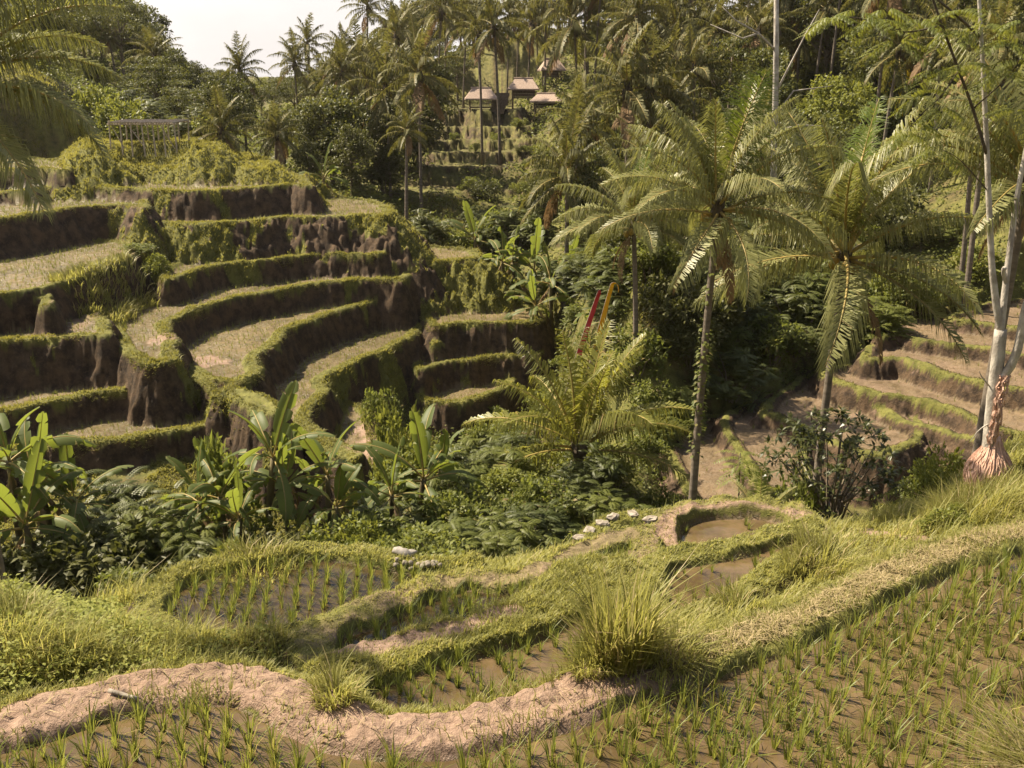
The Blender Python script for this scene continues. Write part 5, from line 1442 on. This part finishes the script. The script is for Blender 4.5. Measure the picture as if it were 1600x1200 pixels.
# ------------------------------------------------------------------ rice
def seedling_mesh(seed):
    rg = np.random.default_rng(seed); n = int(rg.integers(13, 20)); r = rg.uniform(0, .028, n); a = rg.uniform(0, 6.28, n)
    P = np.stack([np.cos(a) * r, np.sin(a) * r, 0 * r - .03], 1)
    h = rg.uniform(.26, .54, n); V, T = blades(P, h, a + rg.normal(0, .6, n), rg.uniform(.12, .75, n), rg.uniform(.013, .021, n))
    return mesh_np('rice_seedling', V, T, [M['rice']], tint=np.repeat(np.clip(rg.normal(.5, .24, n), 0, 1), 5)), V, T
SEED = [seedling_mesh(500 + i) for i in range(8)]
def rows(T, sp, ang, jit, margin, xr=None, spy=None):
    P = T['p']; c, s = math.cos(ang), math.sin(ang)
    lo = P.min(0); hi = P.max(0); m = np.hypot(*(hi - lo)) / 2; ce = (lo + hi) / 2
    g = np.arange(-m, m, sp); U, W = np.meshgrid(g, np.arange(-m, m, spy or sp)); x = ce[0] + (U * c - W * s).ravel(); y = ce[1] + (U * s + W * c).ravel()
    if xr is not None: 
        k = (np.abs(x) < y * .72 + .8) & (y > xr[0]) & (y < xr[1]); x, y = x[k], y[k]
    x = x + RNG.normal(0, jit, len(x)); y = y + RNG.normal(0, jit, len(x))
    h, w, d, b = height(x, y); ok = (w == T['id']) & (d > T['bw'] + margin)
    return x[ok], y[ok], h[ok]
near_pts = []
by = {T['name']: T for T in TERR}
x, y, h = rows(by['N1'], .25, .20, .025, .2, (7.6, 20)); 
gap = RNG.random(len(x)) < .93; x, y, h = x[gap], y[gap], h[gap]
order = np.argsort(y + .0 * x)
big, rest = order[:300], order[300:]
# the 300 largest in the picture (closest to the camera, inside its view) are single plants
px, py = px_of(x, y, np.full(len(x), -7.1)); inview = (px > -10) & (px < 1610) & (py < 1215)
cand = np.nonzero(inview)[0]; cand = cand[np.argsort(y[cand])]; big = cand[:300]; bigset = np.zeros(len(x), bool); bigset[big] = True
for i in big:
    o = link('rice_seedling', SEED[int(RNG.integers(8))][0]); s = RNG.uniform(.8, 1.15)
    o.location = (x[i], y[i], -7.15); o.rotation_euler = (0, 0, RNG.uniform(0, 6.28)); o.scale = (s, s, s * RNG.uniform(.85, 1.15))
    tag(o, 'green rice seedling standing in a row in the flooded near paddy', 'rice seedling', 'rice seedlings in the near paddy')
acc = Acc()
def stamp(x, y, z, smin, smax, n_var=8, sub=None):
    for v in range(n_var):
        k = np.nonzero(RNG.integers(0, n_var, len(x)) == v)[0]
        if not len(k): continue
        me, V, T = SEED[v]
        if sub: m = len(V) // 5; pick = np.arange(min(sub, m)); V = V[:pick[-1] * 5 + 5]; T = T[:(pick[-1] + 1) * 3]
        a = RNG.uniform(0, 6.28, len(k)); s = RNG.uniform(smin, smax, len(k)); c, sn = np.cos(a), np.sin(a)
        VV = np.stack([V[None, :, 0] * c[:, None] - V[None, :, 1] * sn[:, None], V[None, :, 0] * sn[:, None] + V[None, :, 1] * c[:, None], np.broadcast_to(V[None, :, 2], (len(k), len(V)))], 2) * s[:, None, None]
        VV = VV + np.stack([x[k], y[k], z[k]], 1)[:, None]
        TT = T[None] + (np.arange(len(k)) * len(V))[:, None, None]
        acc.add(VV.reshape(-1, 3), TT.reshape(-1, 3), np.repeat(np.clip(RNG.normal(.45, .22, len(k) * (len(V) // 5)), 0, 1), 5))
r = ~bigset
stamp(x[r], y[r], np.full(r.sum(), -7.15), .8, 1.15)
for nme, sp, ang, lo, hi, keep in (('N2', .24, .5, .5, .95, .9), ('N5', .2, .25, .6, 1.0, .95), ('N6', .27, .12, .7, 1.0, .97), ('N3', .26, .3, .35, .7, .75), ('N4', .26, .1, .3, .6, .5), ('N7', .22, .1, .5, .8, .8)):
    x, y, h = rows(by[nme], sp, ang, .02, .08, spy=.12 if nme in ('N6', 'N5') else None); k = RNG.random(len(x)) < keep; x, y = x[k], y[k]
    stamp(x, y, np.full(len(x), by[nme]['z'] - .05), lo, hi, sub=9 if nme in ('N6', 'N5') else None)
acc.out('rice_rows', 'rows of young rice in the ponds below the near path', 'rice', M['rice'])
acc = Acc()
for T in TERR:   # thin young rice and stubble on the far terraces
    if T['tread'] != 'mud': continue
    ang = {'R': .5}.get(T['name'][0], -.35) + .3 * math.sin(T['id'])
    x, y, h = rows(T, .26, ang, .03, .1); k = RNG.random(len(x)) < (.9 if T['name'][0] not in 'R' else .08); x, y, h = x[k], y[k], h[k]
    stamp(x, y, h, .35, .62, sub=7)
acc.out('terrace_rice', 'sparse young rice planted in curved rows on the terrace treads', 'rice', M['rice'])

# ------------------------------------------------------------------ big grass tufts: things of their own
def tuft(px, py, n, hmin, hmax, spread, label, y=None, dry=.08, w=.016, bend=(.25, 1.0), mat='grass', az=None, name='grass_tuft'):
    y = y or on_ground(px, py); P = pt(px, py, y); a = RNG.uniform(0, 6.28, n); r = spread * np.sqrt(RNG.random(n)); q = np.stack([P[0] + np.cos(a) * r, P[1] + np.sin(a) * r], 1)
    lump = vnoise(q[:, 0] * 6 / max(spread, .3) * .4, q[:, 1] * 6 / max(spread, .3) * .4, 91)
    z = H(q[:, 0], q[:, 1]); c = np.array([P[0], P[1], h1(P[0], P[1])])
    hh = (hmin + (hmax - hmin) * RNG.random(n) ** 1.5) * (1.15 - .5 * r / spread) * (1 + .45 * lump)
    V, T = blades(np.stack([q[:, 0], q[:, 1], z - .03], 1) - c, hh, (a if az is None else az) + RNG.normal(0, .7, n), RNG.uniform(*bend, n), RNG.uniform(.7, 1.3, n) * w)
    o = link(name, mesh_np(name, V, T, [M[mat]], tint=np.repeat(np.clip(RNG.normal(.5, .25, n) + (RNG.random(n) < dry) * .6, 0, 1), 5))); o.location = c
    return tag(o, label, 'grass tuft', 'large grass tufts on the near bunds')
tuft(968, 1036, 1000, .55, 2.0, .40, 'largest arching grass tuft, at the bend of the near path', bend=(.1, .75), w=.025, dry=.14)
tuft(1000, 1010, 650, .5, 1.35, .36, 'grass tuft behind the largest tuft, leaning over the middle pond', bend=(.2, .8))
tuft(925, 1050, 350, .25, .7, .3, 'short grass tuft at the left foot of the largest tuft', bend=(.3, 1.2))
tuft(1045, 1030, 450, .25, .7, .42, 'short bent grass tuft at the right foot of the largest tuft', bend=(.3, 1.3))
tuft(525, 1098, 330, .25, .6, .26, 'grass tuft on the left corner of the pond below the bare path')
tuft(1095, 985, 400, .2, .5, .45, 'tufty grass right of the largest tuft beside the straw path')
tuft(1150, 960, 500, .25, .55, .45, 'second grass clump along the upper side of the straw path')
tuft(1290, 880, 700, .3, .8, .6, 'tall feathery grass clump in the middle of the right meadow')
tuft(1255, 895, 400, .2, .55, .5, 'grass clump at the edge of the narrow right pond')
tuft(1530, 812, 1500, .4, .95, .75, 'large mound of tall grass on the bank below the white-barked tree')
tuft(1480, 800, 700, .4, .9, .5, 'grass mound left of the bank below the white-barked tree')
tuft(1590, 790, 900, .3, .7, .6, 'grass at the right edge under the pink root base')
tuft(20, 985, 700, .35, .8, .6, 'grass hummock at the left edge under the dark shrubs')
tuft(300, 1008, 200, .4, .9, .4, 'thin tall stalks standing before the left end of the long pond')
tuft(120, 1040, 500, .3, .7, .6, 'weedy grass clump above the left end of the bare path')
tuft(400, 880, 500, .3, .6, .8, 'grass clump on the far bank of the long pond')
tuft(1400, 815, 500, .3, .7, .5, 'grass clump beyond the right meadow at the drop')
tuft(140, 458, 900, .4, .9, 1.6, 'tall grass in the gully between the left terraces', w=.04)
tuft(205, 440, 700, .4, .9, 1.3, 'tall grass below the small bright shrub in the gully', w=.04)
tuft(170, 490, 700, .4, .9, 1.2, 'lowest tall grass of the gully beside the corner of the dark bank', w=.04)
tuft(165, 425, 700, .4, .9, 1.4, 'upper tall grass in the gully between the left terraces', w=.04)
def front_tuft():
    c = np.array([5.62, 9.05]); n = 420; z = h1(*c); a = RNG.uniform(0, 6.28, n); r = .42 * np.sqrt(RNG.random(n))
    q = np.stack([c[0] + np.cos(a) * r, c[1] + np.sin(a) * r], 1)
    V, T = blades(np.stack([q[:, 0] - c[0], q[:, 1] - c[1], H(q[:, 0], q[:, 1]) - z - .05], 1), RNG.uniform(.55, 1.3, n), RNG.normal(2.6, .9, n), RNG.uniform(.5, 1.2, n), RNG.uniform(.012, .022, n))
    o = link('grass_tuft', mesh_np('grass_tuft', V, T, [M['straw'], M['grass']], (RNG.random(n * 3) < 0).astype(int), np.repeat(RNG.random(n), 5)))
    o.data.polygons.foreach_set('material_index', np.repeat((RNG.random(n) < .72).astype(np.int32), 3)); o.location = (c[0], c[1], z)
    tag(o, 'pale arching grass tuft at the bottom right corner, closest to the camera', 'grass tuft', 'large grass tufts on the near bunds')
front_tuft()
# ------------------------------------------------------------------ light, sky, camera
TO_SUN = Vector((-.80, .42, 1.12)).normalized()
def build_light():
    w = bpy.data.worlds.new('World'); SC.world = w; w.use_nodes = True
    nt = w.node_tree; nt.nodes.clear()
    sky = nd(nt, 'ShaderNodeTexSky', sky_type='NISHITA', sun_disc=False)
    sky.sun_elevation = math.asin(TO_SUN.z); sky.sun_rotation = math.atan2(TO_SUN.x, TO_SUN.y)
    sky.air_density = 1.0; sky.dust_density = 4.0; sky.ozone_density = 1.0; sky.altitude = 600
    tc = nd(nt, 'ShaderNodeTexCoord')
    mp = nd(nt, 'ShaderNodeMapping'); mp.inputs['Scale'].default_value = (1, 1, 2.5); nt.links.new(tc.outputs['Generated'], mp.inputs['Vector'])
    cl = noise(nt, 2.4, 6, vec=mp.outputs[0])
    cloud = mixc(nt, ramp01(nt, cl, .35, .7), (7.8, 7.3, 7.05), (9.2, 8.7, 8.4))
    # bright cloud banks low over the horizon, thinner broken cloud overhead
    sz = nd(nt, 'ShaderNodeSeparateXYZ'); nt.links.new(tc.outputs['Generated'], sz.inputs[0])
    low = mth(nt, 'SUBTRACT', 1.0, ramp01(nt, sz.outputs['Z'], .12, .5))
    high = mth(nt, 'MULTIPLY', ramp01(nt, cl, .45, .7), .35)
    col = mixc(nt, mth(nt, 'MAXIMUM', mth(nt, 'MULTIPLY', low, .9), high), sky.outputs[0], cloud)
    bg = nd(nt, 'ShaderNodeBackground', Strength=SKY); nt.links.new(col, bg.inputs['Color'])
    o = nd(nt, 'ShaderNodeOutputWorld'); nt.links.new(bg.outputs[0], o.inputs['Surface'])
    L = bpy.data.lights.new('sun', 'SUN'); L.energy = SUN; L.angle = R(.55); L.color = (1, .87, .65)
    so = bpy.data.objects.new('sun', L); COL.objects.link(so)
    so.rotation_euler = TO_SUN.to_track_quat('Z', 'Y').to_euler(); so.location = (-60, 20, 60)
    cam = bpy.data.cameras.new('camera'); co = bpy.data.objects.new('camera', cam); COL.objects.link(co)
    cam.sensor_width = 36; cam.lens = 36.0; cam.clip_start = .05; cam.clip_end = 6000
    co.location = (0, 0, 0); co.rotation_euler = (R(90) - PITCH, 0, 0)
    SC.camera = co
    SC.view_settings.view_transform = 'Standard'; SC.view_settings.look = 'None'; SC.view_settings.gamma = 1
    SC.view_settings.exposure = EXPOSURE
    SC.render.engine = 'CYCLES'
    c = SC.cycles; c.max_bounces = 6; c.diffuse_bounces = 3; c.glossy_bounces = 2; c.transmission_bounces = 4; c.transparent_max_bounces = 4
    c.volume_bounces = 0; c.use_denoising = True; c.caustics_reflective = False; c.caustics_refractive = False
    try: c.denoiser = 'OPENIMAGEDENOISE'
    except Exception: pass
SUN, SKY, EXPOSURE = 5.0, .052, 1.34
def build_haze():
    bm = MB(); bm.add(*box((0, 110, 30), (700, 620, 150)))
    m, nt, N, L = newmat('haze_air'); v = nd(nt, 'ShaderNodeVolumePrincipled', Density=HAZE, Anisotropy=.3); v.inputs['Color'].default_value = (1, .95, .88, 1)
    o = nd(nt, 'ShaderNodeOutputMaterial'); L.new(v.outputs[0], o.inputs['Volume'])
    tag(bm.obj('haze', [m]), 'thin pale haze lying over the whole valley', 'haze', None, 'stuff')
HAZE = .0001
build_light()
build_haze()
